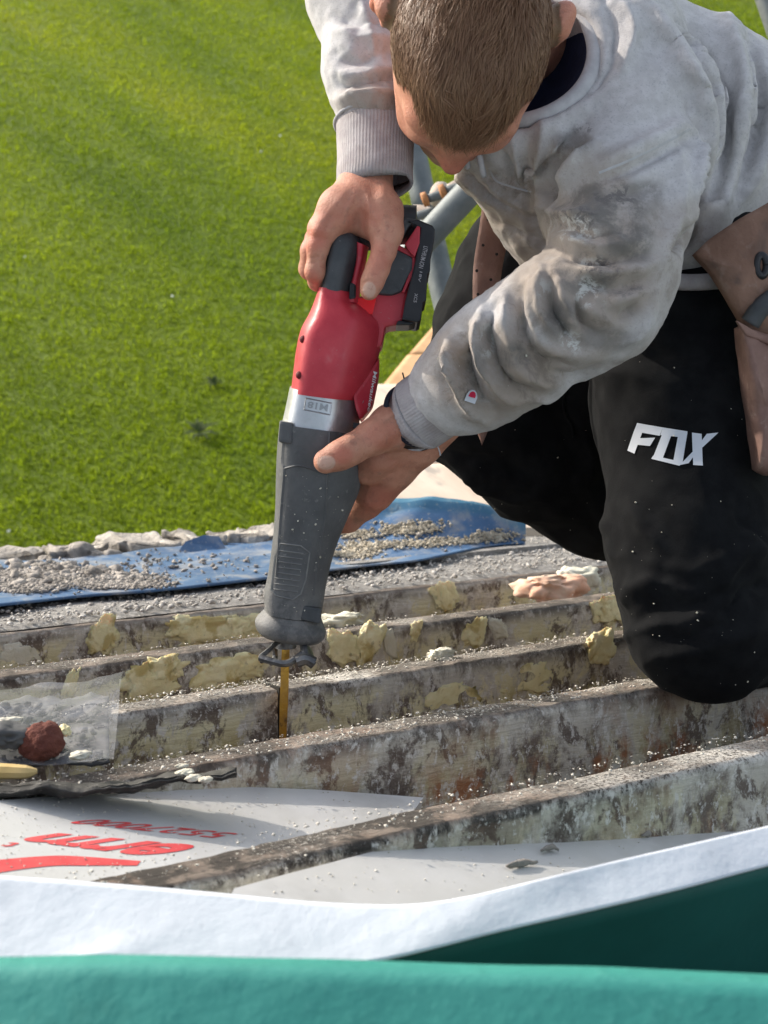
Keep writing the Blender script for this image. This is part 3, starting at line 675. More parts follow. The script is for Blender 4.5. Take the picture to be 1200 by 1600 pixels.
tube_obj('scaffold_tube', (582, -50, 2.95), (668, 338, 2.85), .0242, 'tube', 'grey scaffold tube rising behind the cuff beside the grass')
tube_obj('scaffold_tube', (900, 120, 2.48), (605, 437, 2.65), .0242, 'tube', 'short grey scaffold tube pointing to the belt, end on top of the joint')
tube_obj('scaffold_tube', (668, 345, 2.82), (748, 700, 2.74), .0242, 'tube', 'grey scaffold tube going down behind the saw battery')
tube_obj('scaffold_tube', (1180, -60, 3.0), (1222, 62, 3.0), .0242, 'tube', 'grey scaffold tube in the top right corner beyond the hoodie')
def coupler(a, b, r, lab, seed):
    c = empty('scaffold_coupler', P(*a)-np.array([0, 0, .03]), lab, 'coupler', 'scaffold couplers')
    V, Fc = tube([P(*a), P(*b)], [r*.8, r, r, r*.8], 18, 10); V = V+.004*fbm(V, 60, 2, seed)[:, None]; mk('clamp_body', V, Fc, 'coupler', c)
    m = (np.array(a)+np.array(b))/2
    V, Fc = tube([P(m[0]-20, m[1]+6, m[2]-.03), P(m[0]+16, m[1]-4, m[2]-.035)], .008, 8, 4); mk('clamp_bolt', V, Fc, 'tube', c)
    V, Fc = tube([P(m[0]-26, m[1]+8, m[2]-.03), P(m[0]-18, m[1]+5, m[2]-.03)], .013, 6, 3); mk('nut', V, Fc, 'rust_nut', c)
coupler((682, 318, 2.7), (690, 292, 2.72), .017, 'upper pale scaffold coupler knuckle between the two grey tubes', 1)
coupler((700, 296, 2.64), (728, 290, 2.64), .012, 'slim scaffold coupler arm against the hoodie edge', 2)
coupler((646, 330, 2.76), (682, 338, 2.74), .013, 'lower pinkish scaffold coupler above the saw battery', 3)

# ---- foil faced insulation boards with red print
def plane3(a, b, c):
    n = np.cross(b-a, c-a); return a, n/np.linalg.norm(n)
def on_plane(pl, px, py, off=0):
    r = ray(px, py); return CAM + r*(((pl[0]-CAM) @ pl[1])/(r @ pl[1])) + pl[1]*off*(1 if pl[1][2] > 0 else -1)
PL1 = plane3(R(350, 1228, -.022), R(660, 1246, -.053), R(100, 1380, -.022))
PL2 = plane3(R(600, 1324, -.014), R(1180, 1287, -.072), R(700, 1420, -.03))
def slab(name, pl, poly, th, mat, lab):
    n = len(poly); up = pl[1]*(1 if pl[1][2] > 0 else -1)
    a = np.array([on_plane(pl, x, y) for x, y in poly]); V = np.vstack([a, a-up*th])
    Fc = [list(range(n))[::-1], list(range(n, 2*n))]+[[i, (i+1) % n, (i+1) % n+n, i+n] for i in range(n)]
    bm = bmesh.new(); vs = [bm.verts.new(v) for v in V]; [bm.faces.new([vs[i] for i in f]) for f in Fc]; bmesh.ops.recalc_face_normals(bm, faces=bm.faces)
    bm.verts.index_update(); Fc = [[v.index for v in f.verts] for f in bm.faces]; bm.free()
    return tag(mk(name, V, Fc, mat, smooth=False), lab, 'insulation', 'foil faced insulation boards')
ib1 = slab('insulation_board', PL1, [(-150, 1262), (60, 1246), (200, 1232), (350, 1228), (500, 1234), (662, 1246), (640, 1275), (500, 1310), (330, 1352), (230, 1382), (120, 1385), (-150, 1375)], .025, 'foil', 'pale foil faced insulation board with red printed lettering')
ib2 = slab('insulation_board', PL2, [(362, 1396), (366, 1388), (450, 1365), (600, 1326), (740, 1292), (860, 1277), (1000, 1279), (1260, 1290), (1260, 1312), (1000, 1360), (850, 1396), (720, 1426), (620, 1428), (480, 1412)], .025, 'foil', 'plain foil faced insulation board in front of the nearest joist')
def printed(name, T, Fc, q, mat='print_red'):
    uv = quadmap(T, q); V = np.array([on_plane(PL1, x, y, .0004) for x, y in uv]); mk(name, V, Fc, mat, ib1, smooth=False)
T, Fc = text_mesh('erm', .25, .035); printed('printed_word', T, Fc, [(320, 1322), (80, 1301), (28, 1313), (236, 1340)])
T, Fc = text_mesh('5527000', .2, .012); printed('printed_number', T, Fc, [(374, 1303), (150, 1280), (103, 1286), (345, 1311)])
T, Fc = text_mesh('t i', .2, .01); printed('printed_mark', T, Fc, [(34, 1318), (-18, 1314), (-30, 1323), (14, 1325)])
sw0 = resample([(-60, 1352), (0, 1344), (75, 1338), (130, 1339), (220, 1346)], 24); sw1 = resample([(-60, 1378), (0, 1364), (75, 1354), (130, 1353), (214, 1353)], 24)
V = np.array([on_plane(PL1, *q, .0004) for pr in zip(sw0, sw1) for q in pr]); mk('printed_swoosh', V, [[2*i, 2*i+1, 2*i+3, 2*i+2] for i in range(23)], 'print_red', ib1)

# scraps on the second board
for i, (pts, lab) in enumerate((([(790, 1360), (812, 1355), (838, 1352)], 'thin bark-like scrap lying on the plain foil board'), ([(844, 1336), (858, 1331), (872, 1334)], 'small brown curled scrap on the plain foil board'), ([(1002, 1310), (1010, 1307), (1016, 1309)], 'tiny dark scrap near the right of the plain foil board'))):
    V, Fc = tube([on_plane(PL2, x, y, .003) for x, y in pts], [.001, .003, .001], 6, 8); V = V+.002*fbm(V, 200, 2, i)[:, None]
    tag(mk('debris_scrap', V, Fc, 'debris'), lab, 'scrap', 'scraps on the plain foil board')

# ---- black tarry felt crust at the left end of the rust streaked joist
def tar_fn(u, v):
    x = -160+530*u; yy = (1222-18*sstep(.5, 1, np.array(u))) + (30-18*u)*v; p = R(x, yy, .002+.008*math.sin(v*3.14)); p[2] += .008*float(fbm(np.array([p]), 45, 4, 33)[0]); return p
tag(sheet('tar_felt', tar_fn, 110, 22, 'tar', thick=.003), 'torn black bitumen felt crust under the clear plastic', 'bitumen felt')
# debris bed under the polythene, clear polythene sheet, red stone, splinter
def bed_fn(u, v):
    x = -160+330*u; yy = 1098-8*u+100*v; p = R(x, yy, .004); p[2] += .010*float(fbm(np.array([p]), 40, 4, 34)[0]); return p
tag(sheet('debris_bed', bed_fn, 60, 40, 'slate', thick=.003), 'dark slaty debris lying under the clear plastic sheet', 'debris')
m = material('polythene', (.30, .31, .34), (.36, .36, .39), 6, .14, .6, 16, spec=.5, alpha=.30, bdist=.004)
def poly_fn(u, v):
    x = -160+(352-14*v)*u; yy = (1088-20*u)+(112+10*u)*v; p = R(x, yy, .024-.012*v); p[2] += .007*float(fbm(np.array([p]), 14, 2, 35)[0])+.006*abs(float(fbm(np.array([p]), 42, 2, 36)[0]))+.012*u**6*(1-v); return p
tag(sheet('polythene_sheet', poly_fn, 40, 24, 'polythene'), 'sheet of clear grey polythene lying over dark debris at the left', 'plastic sheet')
bc = np.array([R(-150+310*rng.random(), 1100+90*rng.random(), .008) for _ in range(420)]); V, Fc = rocks(bc, .002+.006*rng.random(420)**2.5, .7, 41)
tag(mk('slate_crumbs', V, Fc, 'slate', smooth=False), 'dark slate crumbs scattered under the clear plastic', 'debris', kind='stuff')
def rock(name, px, py, z, s, mat, lab, cat, seed, sc=(1, 1, .85), rg=.45):
    c = R(px, py, z); V0, Fc = I4; V = V0*(1+rg*fbm(V0, 1.6, 3, seed)+.16*fbm(V0, 6, 3, seed+3))[:, None]*np.array(sc)*s
    return tag(mk(name, V+c, Fc, mat), lab, cat)
rock('red_stone', 66, 1160, .025, .0175, 'lava', 'rough dark red stone lying on the clear plastic', 'stone', 5, (1.08, 1, .9), .2)
rock('foam_crumb', 99, 1142, .03, .006, 'foam', 'small yellow foam crumb touching the dark red stone', 'foam crumb', 8)
rock('foam_crumb', 126, 1180, .022, .006, 'chip', 'white chip on the clear plastic below the yellow crumb', 'foam crumb', 9, (1.5, 1, .6))
rock('foam_crumb', 8, 1128, .03, .008, 'chip', 'elongated white chip above the slate piece at the left edge', 'foam crumb', 10, (1.9, 1, .5))
rock('slate_piece', 12, 1150, .03, .018, 'slate', 'angular dark slate piece left of the dark red stone', 'slate', 21, (1.2, 1.2, .6))
V, Fc = tube([R(-60, 1204, .018), R(0, 1205, .018), R(40, 1206, .018), R(58, 1205, .018)], [.006, .0065, .0055, .002], 8, 14)
tag(mk('wood_splinter', V, Fc, 'splinter', smooth=False), 'short yellow wood splinter poking in from the left', 'splinter')
for i, (x, y, s, mm) in enumerate(((290, 1207, .0055, 'pale_foam'), (302, 1216, .0050, 'chip'), (322, 1218, .0042, 'chip'), (284, 1197, .0036, 'chip'))):
    rock('foam_crumb', x, y, .010, s, mm, ['yellowish crumb at the corner of the printed board', 'white crumpled crumb right below the yellowish one', 'grey white crumb rightmost of the cluster on the tarry joist', 'topmost white crumb of the cluster on the tarry joist'][i], 'foam crumb', 60+i, (1.4, 1, .5))

# ---- white and teal sheets in the foreground
wt = resample([(-300, 1352, .945), (0, 1368, .945), (300, 1391, .945), (480, 1408, .945), (620, 1413, .945), (720, 1402, .95), (850, 1372, .965), (1000, 1336, .99), (1200, 1290, 1.03), (1400, 1240, 1.07)], 120)
wb = resample([(-300, 1502, .90), (0, 1502, .90), (90, 1501, .90), (150, 1494, .90), (230, 1504, .90), (400, 1513, .903), (520, 1511, .906), (640, 1490, .916), (800, 1450, .938), (1000, 1404, .966), (1200, 1352, 1.006), (1400, 1300, 1.046)], 120)
def white_fn(u, v):
    i = int(round(u*119)); a, b = P(*wt[i]), P(*wb[i]); p = a*(1-v)+b*v; p = p + CB*.0012*float(fbm(np.array([p]), 16, 3, 44)[0]); return p
tag(sheet('white_membrane', white_fn, 120, 16, 'white_sheet', thick=.0022), 'white underside of a folded roofing sheet curving across the foreground', 'membrane')
tt = resample([(-300, 1512, .70), (0, 1512, .70), (200, 1512, .70), (450, 1518, .70), (700, 1524, .70), (950, 1531, .70), (1200, 1542, .70), (1500, 1556, .70)], 80)
def teal_fn(u, v):
    i = int(round(u*79)); x, y, d = tt[i]
    if v < .55:     # front face rolling over towards the camera
        s = v/.55; p = P(x, y, d); p = p + CB*(.11*(1-s)) - UPZR*(.13*(1-s))
        p = p - UPZR*.0
    else:           # back face going down behind the roll
        s = (v-.55)/.45; p = P(x, y, d) - CB*(.012+.03*s) - UPZR*(.16*s)
    p = p + UPZR*(.003*float(fbm(np.array([p]), 9, 2, 46)[0])); return p
UPZR = np.array([0, 0, 1.])
tag(sheet('teal_membrane', teal_fn, 80, 90, 'teal', thick=.002), 'teal green roofing sheet rolled over across the bottom of the photo', 'membrane')
# lower teal layer below the white edge, its shade painted as dark green
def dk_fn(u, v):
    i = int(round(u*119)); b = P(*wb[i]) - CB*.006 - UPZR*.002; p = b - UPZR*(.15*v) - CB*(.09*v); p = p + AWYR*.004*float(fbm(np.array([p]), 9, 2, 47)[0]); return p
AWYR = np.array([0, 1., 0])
tag(sheet('teal_underlay', dk_fn, 120, 12, 'teal_shaded', thick=.002), 'teal sheet with shade painted in dark green, hanging below the white edge on the right', 'membrane')
V, Fc = bx(-1.6, 1.6, yb[4]-1.1, yb[4]-.18, -.30, -.16); tag(mk('near_deck', V, Fc, 'deck', smooth=False), kind='structure')

# ---- sawdust and crumbs
n = 7000; xs = rng.normal(size=n)*.32+.02; kk = rng.choice([1, 2, 2, 2, 3, 3, 4], n); ys = np.array(yb)[kk]+rng.random(n)*JW
c = np.stack([xs, ys, np.full(n, .003)], 1); V, Fc = rocks(c, .0004+.0017*rng.random(n)**4, .6, 21)
bxs = []
for _ in range(1500):
    pl = PL1 if rng.random() < .7 else PL2; x, y = (rng.random()*620, 1235+rng.random()*130) if pl is PL1 else (400+rng.random()*700, 1285+rng.random()*110)
    bxs.append(on_plane(pl, x, y, .0005))
bxs = np.array(bxs); V2, F2 = rocks(bxs, .0003+.0009*rng.random(len(bxs))**4, .6, 22)
V3, F3 = rocks(np.stack([rng.normal(size=1500)*.35, yb[3]-.2+.45*rng.random(1500), np.full(1500, -.131)], 1), .0006+.0012*rng.random(1500), .6, 23)
tag(mk('sawdust', np.vstack([V, V2, V3]), np.vstack([Fc, F2+len(V), F3+len(V)+len(V2)]), 'dust', smooth=False), 'pale sawdust and crumbs scattered over joists and boards', 'sawdust', kind='stuff')

# ================================================================== RECIPROCATING SAW
material('boot', (.075, .077, .08), (.11, .112, .115), 25, .62, .35, 300, spec=.35, rvar=.08, layers=[((.30, .29, .27), 'noise', 150, .62, .72, .45), ((.20, .195, .19), 'attr', 'dusty', .8, 40, .35, .6)])
material('boot_line', (.15, .15, .15), (.21, .21, .2), 60, .6)
material('gear_metal', (.42, .43, .45), (.52, .53, .55), 30, .38, .25, 140, metal=.75, rvar=.1, layers=[((.25, .25, .26), 'noise', 22, .6, .72, .4)])
material('red_plastic', (.44, .028, .045), (.52, .045, .062), 30, .42, .2, 200, spec=.4, rvar=.08, layers=[((.55, .20, .20), 'noise', 26, .60, .74, .35), ((.30, .28, .26), 'noise', 190, .67, .74, .5)])
material('sunlit_red', (.85, .01, .015), None, 20, .4)  # brighter red, sunlight painted into the plastic's colour
material('rubber', (.045, .05, .055), (.07, .075, .08), 40, .6, .3, 300, layers=[((.25, .25, .25), 'noise', 170, .66, .74, .4)])
material('battery_black', (.010, .010, .012), (.02, .02, .022), 30, .42, .2, 200, spec=.4)
material('steel', (.10, .10, .105), (.22, .22, .22), 60, .45, .5, 160, metal=.7)
material('blade_gold', (.45, .25, .04), (.36, .20, .05), 90, .35, .3, 200, metal=.8, layers=[((.10, .07, .04), 'noise', 50, .55, .68, .8)])
material('white_print', (.75, .74, .74), None, 20, .5)
material('grey_print', (.35, .33, .34), None, 20, .5)

SB, ST = P(455, 990, 1.555), P(535, 400, 1.505)           # saw axis: shoe to rear handle
SAX = nrm(ST-SB)
def sd(px, py):                                            # depth of the saw's mid plane under a pixel
    a = proj(SB)[0]; b = proj(ST)[0]; t = ((np.array([px, py])-a) @ (b-a))/((b-a) @ (b-a)); return 1.555+(1.505-1.555)*t
saw = empty('reciprocating_saw', SB-SAX*.09, 'red and black cordless reciprocating saw cutting down into a joist', 'saw')
SHAPE = np.array([(-.9, .62), (-.72, .98), (-.2, 1.04), (.30, 1.0), (.62, .62), (.96, .12), (1, -.45), (.62, -1), (-.62, -1), (-1, -.5), (-1.0, .2)])
def chaikin(p, n=2):
    for _ in range(n):
        q = np.roll(p, -1, 0); p = np.stack([.75*p+.25*q, .25*p+.75*q], 1).reshape(-1, 2)
    return p
def loft(sts, shape=SHAPE, rnd=2, n=5, capends=True, zoff=0):
    """stations: (left px, right px, half thickness)"""
    sh = chaikin(shape, rnd); arr = np.array([[*l, *r, h] for l, r, h in sts], float)
    arr = resample(arr, (len(arr)-1)*n+1) if len(arr) > 2 else np.linspace(arr[0], arr[1], n)
    rows = []
    for lx, ly, rx, ry, h in arr:
        L, Rr = P(lx, ly, sd(lx, ly)+zoff), P(rx, ry, sd(rx, ry)+zoff); e = (Rr-L)/2; nn = nrm(np.cross(SAX, nrm(e))); nn = nn if nn @ CB > 0 else -nn
        rows.append((L+Rr)/2 + sh[:, :1]*e*1.0 + sh[:, 1:]*nn*h)
    k = len(sh); V = np.vstack(rows); Fc = grid_faces(len(rows), k, True)[:, ::-1].tolist()
    if capends: Fc += [list(range(k)), [(len(rows)-1)*k+i for i in range(k)][::-1]]
    bm = bmesh.new(); vs = [bm.verts.new(v) for v in V]; [bm.faces.new([vs[i] for i in f]) for f in Fc]; bmesh.ops.recalc_face_normals(bm, faces=bm.faces); bm.verts.index_update()
    Fc = [[v.index for v in f.verts] for f in bm.faces]; bm.free(); return V, Fc
def part(name, V, Fc, mat, parent=saw, sharp=40, attrs=None):
    o = mk(name, V, Fc, mat, parent, attrs=attrs)
    try: o.data.set_sharp_from_angle(angle=math.radians(sharp))
    except Exception: pass
    return o
LIP = np.array([(math.cos(a), math.sin(a)) for a in np.linspace(0, 2*math.pi, 20, endpoint=False)])
V, Fc = loft([((414, 950), (502, 965), .033), ((413, 925), (506, 940), .033), ((419, 895), (511, 910), .033), ((426, 845), (524, 860), .034), ((430, 795), (546, 806), .037), ((431, 755), (562, 768), .040), ((432, 720), (566, 735), .041), ((434, 690), (565, 706), .042), ((437, 658), (560, 675), .041)])
boot = part('boot', V, Fc, 'boot', sharp=50, attrs={'dusty': sstep(0, 1, np.clip((proj(V)[0][:, 1]-880)/90, 0, 1))})
V, Fc = loft([((408, 990), (500, 1004), .029), ((401, 982), (507, 998), .035), ((398, 971), (510, 988), .037), ((401, 963), (507, 979), .036), ((413, 951), (502, 966), .0335)], LIP, 1)
part('boot_lip', V, Fc, 'boot', boot, attrs={'dusty': np.full(len(V), .9)})
tbt = bvh_o(boot)
FRM = [(438, 849), (470, 853), (484, 864), (478, 905), (470, 928), (458, 937), (432, 931), (424, 922), (430, 870), (438, 849)]
for i in range(len(FRM)-1):
    V, Fc = line_decal(tbt, [FRM[i], FRM[i+1]], 2.4, .0009, 8); part('grip_rib', V, Fc, 'boot_line', boot)
for j in range(8):
    y = 860+8.6*j; x0 = 436-1.2*j; V, Fc = line_decal(tbt, [(x0, y), (x0+38, y+5)], 2.0, .0008, 8); part('grip_rib', V, Fc, 'boot_line', boot)
for pts in ([(446, 664), (441, 720), (444, 736), (439, 800), (432, 900)], [(444, 732), (470, 728), (512, 742)], [(511, 742), (508, 800), (497, 870), (490, 930)], [(515, 668), (512, 742)]):
    V, Fc = line_decal(tbt, pts, 3.6, .0012, 24); part('moulded_seam', V, Fc, 'boot', boot)
mkp('boot_tab', [(437, 657), (458, 660), (456, 694), (434, 690)], 1.487, .03, 'boot', saw, .003)
mkp('boot_notch', [(468, 945), (502, 951), (500, 975), (466, 968)], 1.522, .02, 'rubber', saw, .002)
# gear case
V, Fc = loft([((438, 668), (561, 684), .0385), ((442, 655), (562, 671), .0385), ((448, 628), (563, 643), .0385), ((453, 604), (566, 619), .0385)])
gear = part('gear_case', V, Fc, 'gear_metal', sharp=50); tg = bvh_o(gear)
for q in ([(478, 622), (518, 630)], [(518, 630), (515, 648)], [(515, 648), (475, 640)], [(475, 640), (478, 622)]):
    V, Fc = line_decal(tg, q, 2.2, .0009, 8); part('badge_frame', V, Fc, 'gear_metal', gear)
T, Fc = text_mesh('M18', 0, .02); uv = quadmap(T, [(513, 632), (482, 627), (480, 637), (511, 643)])
m_ = material('badge_grey', (.30, .305, .32), None, 20, .4, metal=.6)
V = [hit(tg, *q, .0009) for q in uv]; mk('badge_lettering', np.array(V), Fc, 'badge_grey', gear, smooth=False)
mkp('vent_slot', [(552, 660), (566, 662), (565, 671), (551, 669)], 1.508, .004, 'battery_black', saw, .0005)
# red motor housing
V, Fc = loft([((454, 611), (570, 626), .040), ((456, 600), (577, 616), .041), ((459, 575), (584, 592), .042), ((463, 545), (592, 560), .042), ((470, 515), (598, 530), .041), ((482, 492), (596, 506), .037), ((489, 476), (580, 488), .032), ((494, 462), (560, 472), .027), ((498, 448), (556, 458), .024)])
body = part('motor_housing', V, Fc, 'red_plastic', sharp=50); tr = bvh_o(body)
mkp('housing_wing', [(551, 618), (566, 598), (593, 556), (592, 585), (582, 634), (563, 658), (556, 640)], 1.506, .05, 'red_plastic', saw, .004, dslope=(.05, 0))
for x, y in ((467, 586), (473, 530)):
    h = hit(tr, x, y, -.001); V0, F0 = I2
    mk('screw_recess', V0*[.0042, .0042, .0042]+h, F0, material('dark_red', (.12, .008, .012)) if 'dark_red' not in MAT else 'dark_red', body)
# brand lettering and bolt along the shaded edge
tw = bvh_o(bpy.data.objects['housing_wing'])
def white_text(s, q, par, tree, fall, mat='white_print', name='lettering', off=.0007):
    T, Fc = text_mesh(s, .2, .01); uv = quadmap(T, q); V = []
    for p in uv:
        h = hit(tree, *p, off); V.append(h if h is not None else P(p[0], p[1], fall))
    mk(name, np.array(V), Fc, mat, par, smooth=False)
white_text('Milwaukee', [(583, 580), (573, 642), (578, 644), (589, 580)], body, bvh(*join([(np.array([np.array(v.co)+ORG[b.name] for v in b.data.vertices]), [tuple(p.vertices) for p in b.data.polygons]) for b in (body, bpy.data.objects['housing_wing'])])), 1.498)
V = np.array([hit(tr, x, y, .0009) if hit(tr, x, y, .0009) is not None else P(x, y, 1.497) for x, y in ((570, 604), (563, 622), (567, 622), (566, 631), (574, 616), (570, 617))])
mk('lightning_mark', V, [[0, 1, 2, 5], [2, 3, 4, 5]], 'grey_print', body, smooth=False)
# grip, D frame, trigger
V, Fc = loft([((499, 472), (548, 478), .0245), ((501, 452), (552, 459), .0245), ((507, 415), (559, 424), .0235), ((514, 385), (566, 396), .0225), ((523, 368), (566, 380), .018), ((535, 360), (556, 366), .010)])
part('grip', V, Fc, 'rubber', sharp=50)
V, Fc = loft([((540, 470), (562, 474), .017), ((549, 440), (564, 444), .016), ((556, 405), (572, 410), .016), ((556, 378), (576, 386), .014)]); part('handle_frame', V, Fc, 'red_plastic', sharp=50)
V, Fc = tube([P(548, 374, 1.515), P(580, 364, 1.53), P(620, 352, 1.54), P(650, 352, 1.54)], [.014, .017, .02, .02], 16, 16); part('handle_bridge', V, Fc, 'rubber')
mkp('trigger', [(546, 442), (557, 440), (556, 466), (545, 468)], 1.492, .018, 'battery_black', saw, .002)
mkp('motor_mount', [(556, 464), (592, 455), (640, 392), (650, 400), (640, 450), (630, 506), (602, 510), (597, 540), (580, 548), (558, 520)], 1.508, .055, 'red_plastic', saw, .004)
mkp('sunlit_patch', [(552, 466), (588, 466), (582, 491), (554, 488)], 1.5045, .006, 'sunlit_red', saw, .0005)  # bright red plate painting the sunlit plastic seen through the handle opening
mkp('rubber_pad', [(596, 402), (614, 386), (646, 402), (645, 420), (634, 440), (628, 455), (612, 461), (588, 459)], 1.500, .02, 'rubber', saw, .004)
mkp('pad_border', [(606, 388), (618, 380), (650, 396), (648, 424), (632, 458), (628, 456), (642, 420), (644, 402), (616, 388)], 1.5015, .02, 'red_plastic', saw, .001)
# battery
bat = mkp('battery', [(636, 346), (652, 342), (676, 352), (680, 358), (679, 374), (673, 402), (672, 424), (668, 428), (666, 470), (661, 472), (658, 500), (652, 504), (628, 499), (633, 470), (646, 420), (652, 392), (658, 356), (648, 350)], 1.496, .075, 'battery_black', saw, .003)
mkp('battery_latch', [(632, 382), (652, 352), (657, 354), (656, 380), (648, 402), (640, 394)], 1.4955, .03, 'red_plastic', saw, .003)
mkp('battery_shoulder', [(622, 346), (634, 339), (654, 344), (640, 352), (626, 376), (616, 384)], 1.499, .03, 'rubber', saw, .003)
for s, q, mm in (('LITHIUM-ION', [(662, 384), (654, 418), (661, 420), (669, 386)], 'grey_print'), ('18V', [(656, 424), (653, 440), (657, 441), (660, 425)], 'grey_print'), ('XC5', [(648, 458), (646, 472), (651, 473), (653, 459)], 'grey_print')):
    T, Fc = text_mesh(s, .0, .01); uv = quadmap(T, q); V = np.array([P(x, y, 1.4952) for x, y in uv]); mk('battery_lettering', V, Fc, mm, bat, smooth=False)
mkp('battery_foot', [(622, 500), (652, 503), (640, 508), (618, 508)], 1.50, .05, 'battery_black', saw, .002)
# blade, clamp and pivoting shoe
BL = [(440, 1000), (454, 1000), (452, 1040), (450, 1100), (446, 1156), (434, 1156), (436, 1100), (438, 1040)]
mkp('blade', [(441, 1000), (453, 1000), (452, 1040), (450, 1100), (447, 1160), (436, 1160), (437, 1100), (439, 1040)], 1.562, .0016, 'blade_gold', saw, .0003, dslope=(.05, 0))
V, Fc = tube([P(446, 985, 1.56), P(446, 1012, 1.562)], .011, 12, 4); part('blade_clamp', V, Fc, 'steel')
shoe = None
for i, (pts, r) in enumerate((([(434, 1003, 1.55), (420, 1016, 1.535), (408, 1026, 1.525), (410, 1034, 1.52)], .0026), ([(406, 1028, 1.52), (428, 1034, 1.515), (446, 1037, 1.515), (462, 1030, 1.52), (472, 1022, 1.525)], .0036), ([(474, 1000, 1.54), (476, 1016, 1.53), (480, 1030, 1.522), (490, 1040, 1.52)], .0042),
                              ([(464, 1034, 1.517), (478, 1030, 1.517), (491, 1036, 1.518)], .006), ([(428, 1006, 1.57), (430, 1026, 1.575), (424, 1036, 1.56)], .003), ([(470, 1004, 1.575), (482, 1016, 1.57), (488, 1034, 1.545)], .0032))):
    V, Fc = tube([P(*p) for p in pts], r, 8, 14)
    if shoe is None: shoe = part('shoe', V, Fc, 'steel')
    else: part('shoe_bar', V, Fc, 'steel', shoe)

# ================================================================== PERSON
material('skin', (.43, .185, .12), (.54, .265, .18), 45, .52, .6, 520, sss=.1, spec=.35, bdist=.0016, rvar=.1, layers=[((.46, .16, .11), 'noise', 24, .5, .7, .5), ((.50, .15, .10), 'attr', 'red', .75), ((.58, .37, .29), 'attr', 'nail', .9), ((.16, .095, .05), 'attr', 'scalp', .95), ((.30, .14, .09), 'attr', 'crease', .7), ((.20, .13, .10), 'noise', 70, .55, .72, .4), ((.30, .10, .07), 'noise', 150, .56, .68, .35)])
material('hair', (.13, .060, .031), (.18, .090, .049), 3, .45, spec=.3, layers=[((.34, .21, .125), 'attr', 'v', .65)])
material('hoodie', (.455, .44, .44), (.54, .525, .53), 90, .95, .55, 700, sheen=.15, spec=.1, bdist=.0012, layers=[
    ((.33, .33, .35), 'noise', 420, .55, .66, .55), ((.29, .235, .19), 'attr', 'dirt', .95, 8, .22, .52), ((.19, .155, .13), 'attr', 'dirt', .8, 30, .50, .64), ((.14, .13, .12), 'attr', 'mud', .95, 20, .34, .54), ((.60, .60, .57), 'attr', 'plaster', .8, 75, .47, .58), ((.12, .11, .11), 'attr', 'crack', .9, 110, .5, .56)])
material('cuff', (.33, .30, .305), (.42, .39, .395), 60, .95, .4, 500, spec=.1, wave=('ang', 70), layers=[((.27, .235, .22), 'noise', 22, .45, .65, .6)])
material('lining', (.006, .010, .035), (.01, .016, .05), 60, .9, .3, 300)
material('seam', (.40, .395, .41), (.47, .465, .48), 90, .95, .3, 500)
material('trousers', (.0065, .0068, .0078), (.011, .0115, .0125), 40, .95, .4, 600, sheen=.02, spec=.08, bdist=.0008)
material('logo_white', (.56, .585, .64), (.64, .665, .72), 20, .6)
material('logo_red', (.60, .02, .07), None, 20, .6)
material('band', (.012, .013, .025), None, 30, .8)
material('leather', (.18, .10, .08), (.26, .155, .125), 22, .75, .6, 160, bdist=.002, layers=[((.13, .07, .055), 'noise', 14, .55, .7, .6), ((.36, .27, .23), 'noise', 60, .6, .72, .4)])
material('tan_leather', (.17, .092, .062), (.24, .14, .10), 12, .85, .6, 120, bdist=.003, layers=[((.085, .06, .05), 'noise', 16, .5, .68, .75), ((.30, .21, .17), 'noise', 50, .56, .7, .4)])
material('hole', (.012, .01, .009))
person = empty('person', R(1085, 1072), 'person in a dirty grey hoodie and black joggers kneeling and holding the saw', 'person')

# ---- head frame
r3 = lambda r, u, t: RC @ np.array([r, u, t])            # camera axes (right, up, towards) -> roof
HC = P(736, 54, 1.425)
hf = nrm(r3(-.10, -.99, -.05)); hl = nrm(np.cross(hf, r3(.06, .0, .99))); hl = hl if hl @ CR > 0 else -hl
hc = nrm(np.cross(hl, hf)); hc = hc if hc @ CB > 0 else -hc
hp = lambda l, f, c: HC + hl*l + hf*f + hc*c
AX = np.array([hl, hf, hc])
hd = [ell(HC, AX, (.0735, .096, .086)), ell(hp(0, .030, -.045), AX, (.066, .074, .085)), ell(hp(0, .045, -.10), AX, (.048, .052, .05)),
      ell(hp(0, .078, -.008), AX, (.052, .022, .032)), cap(hp(0, .092, -.035), .008, hp(0, .109, -.064), .0105), ell(hp(0, .094, -.070), AX, (.016, .011, .010)),
      ell(hp(.034, .070, -.055), AX, (.022, .02, .02)), ell(hp(-.034, .070, -.055), AX, (.022, .02, .02)),
      cap(hp(-.018, .088, -.102), .007, hp(.018, .088, -.102), .007), ell(hp(0, .084, -.128), AX, (.022, .018, .018)),
      cap(hp(0, -.02, -.06), .052, P(850, 60, 1.66), .056)]
for s in (-1, 1):
    e = hp(.0815*s, -.018, -.010)
    hd += [ell(e, AX, (.007, .017, .030)), cap(hp(.086*s, -.030, .004), .0055, hp(.091*s, -.026, -.032), .0055), cap(hp(.086*s, -.030, .004), .005, hp(.084*s, -.012, .008), .005), sub(ell(hp(.091*s, -.012, -.016), AX, (.006, .008, .014)))]
    hd += [sub(ell(hp(.031*s, .104, -.040), AX, (.016, .012, .009))), ell(hp(.031*s, .083, -.040), AX, (.013, .013, .012))]
HV, HF = sdf_mesh(hd, .0026, .014, 2)
loc = (HV-HC) @ AX.T / np.array([.0735, .096, .086])
def scalp_mask(l, f, c):
    front = np.clip((f-.35)/.6, 0, 1)
    line = -.42+ .62*sstep(.25, .95, f) + .55*sstep(.45, .85, np.abs(l))*sstep(.30, .70, f)   # hairline height, receding at the temples
    return c-line
u_ = loc/np.linalg.norm(loc, axis=1, keepdims=True)
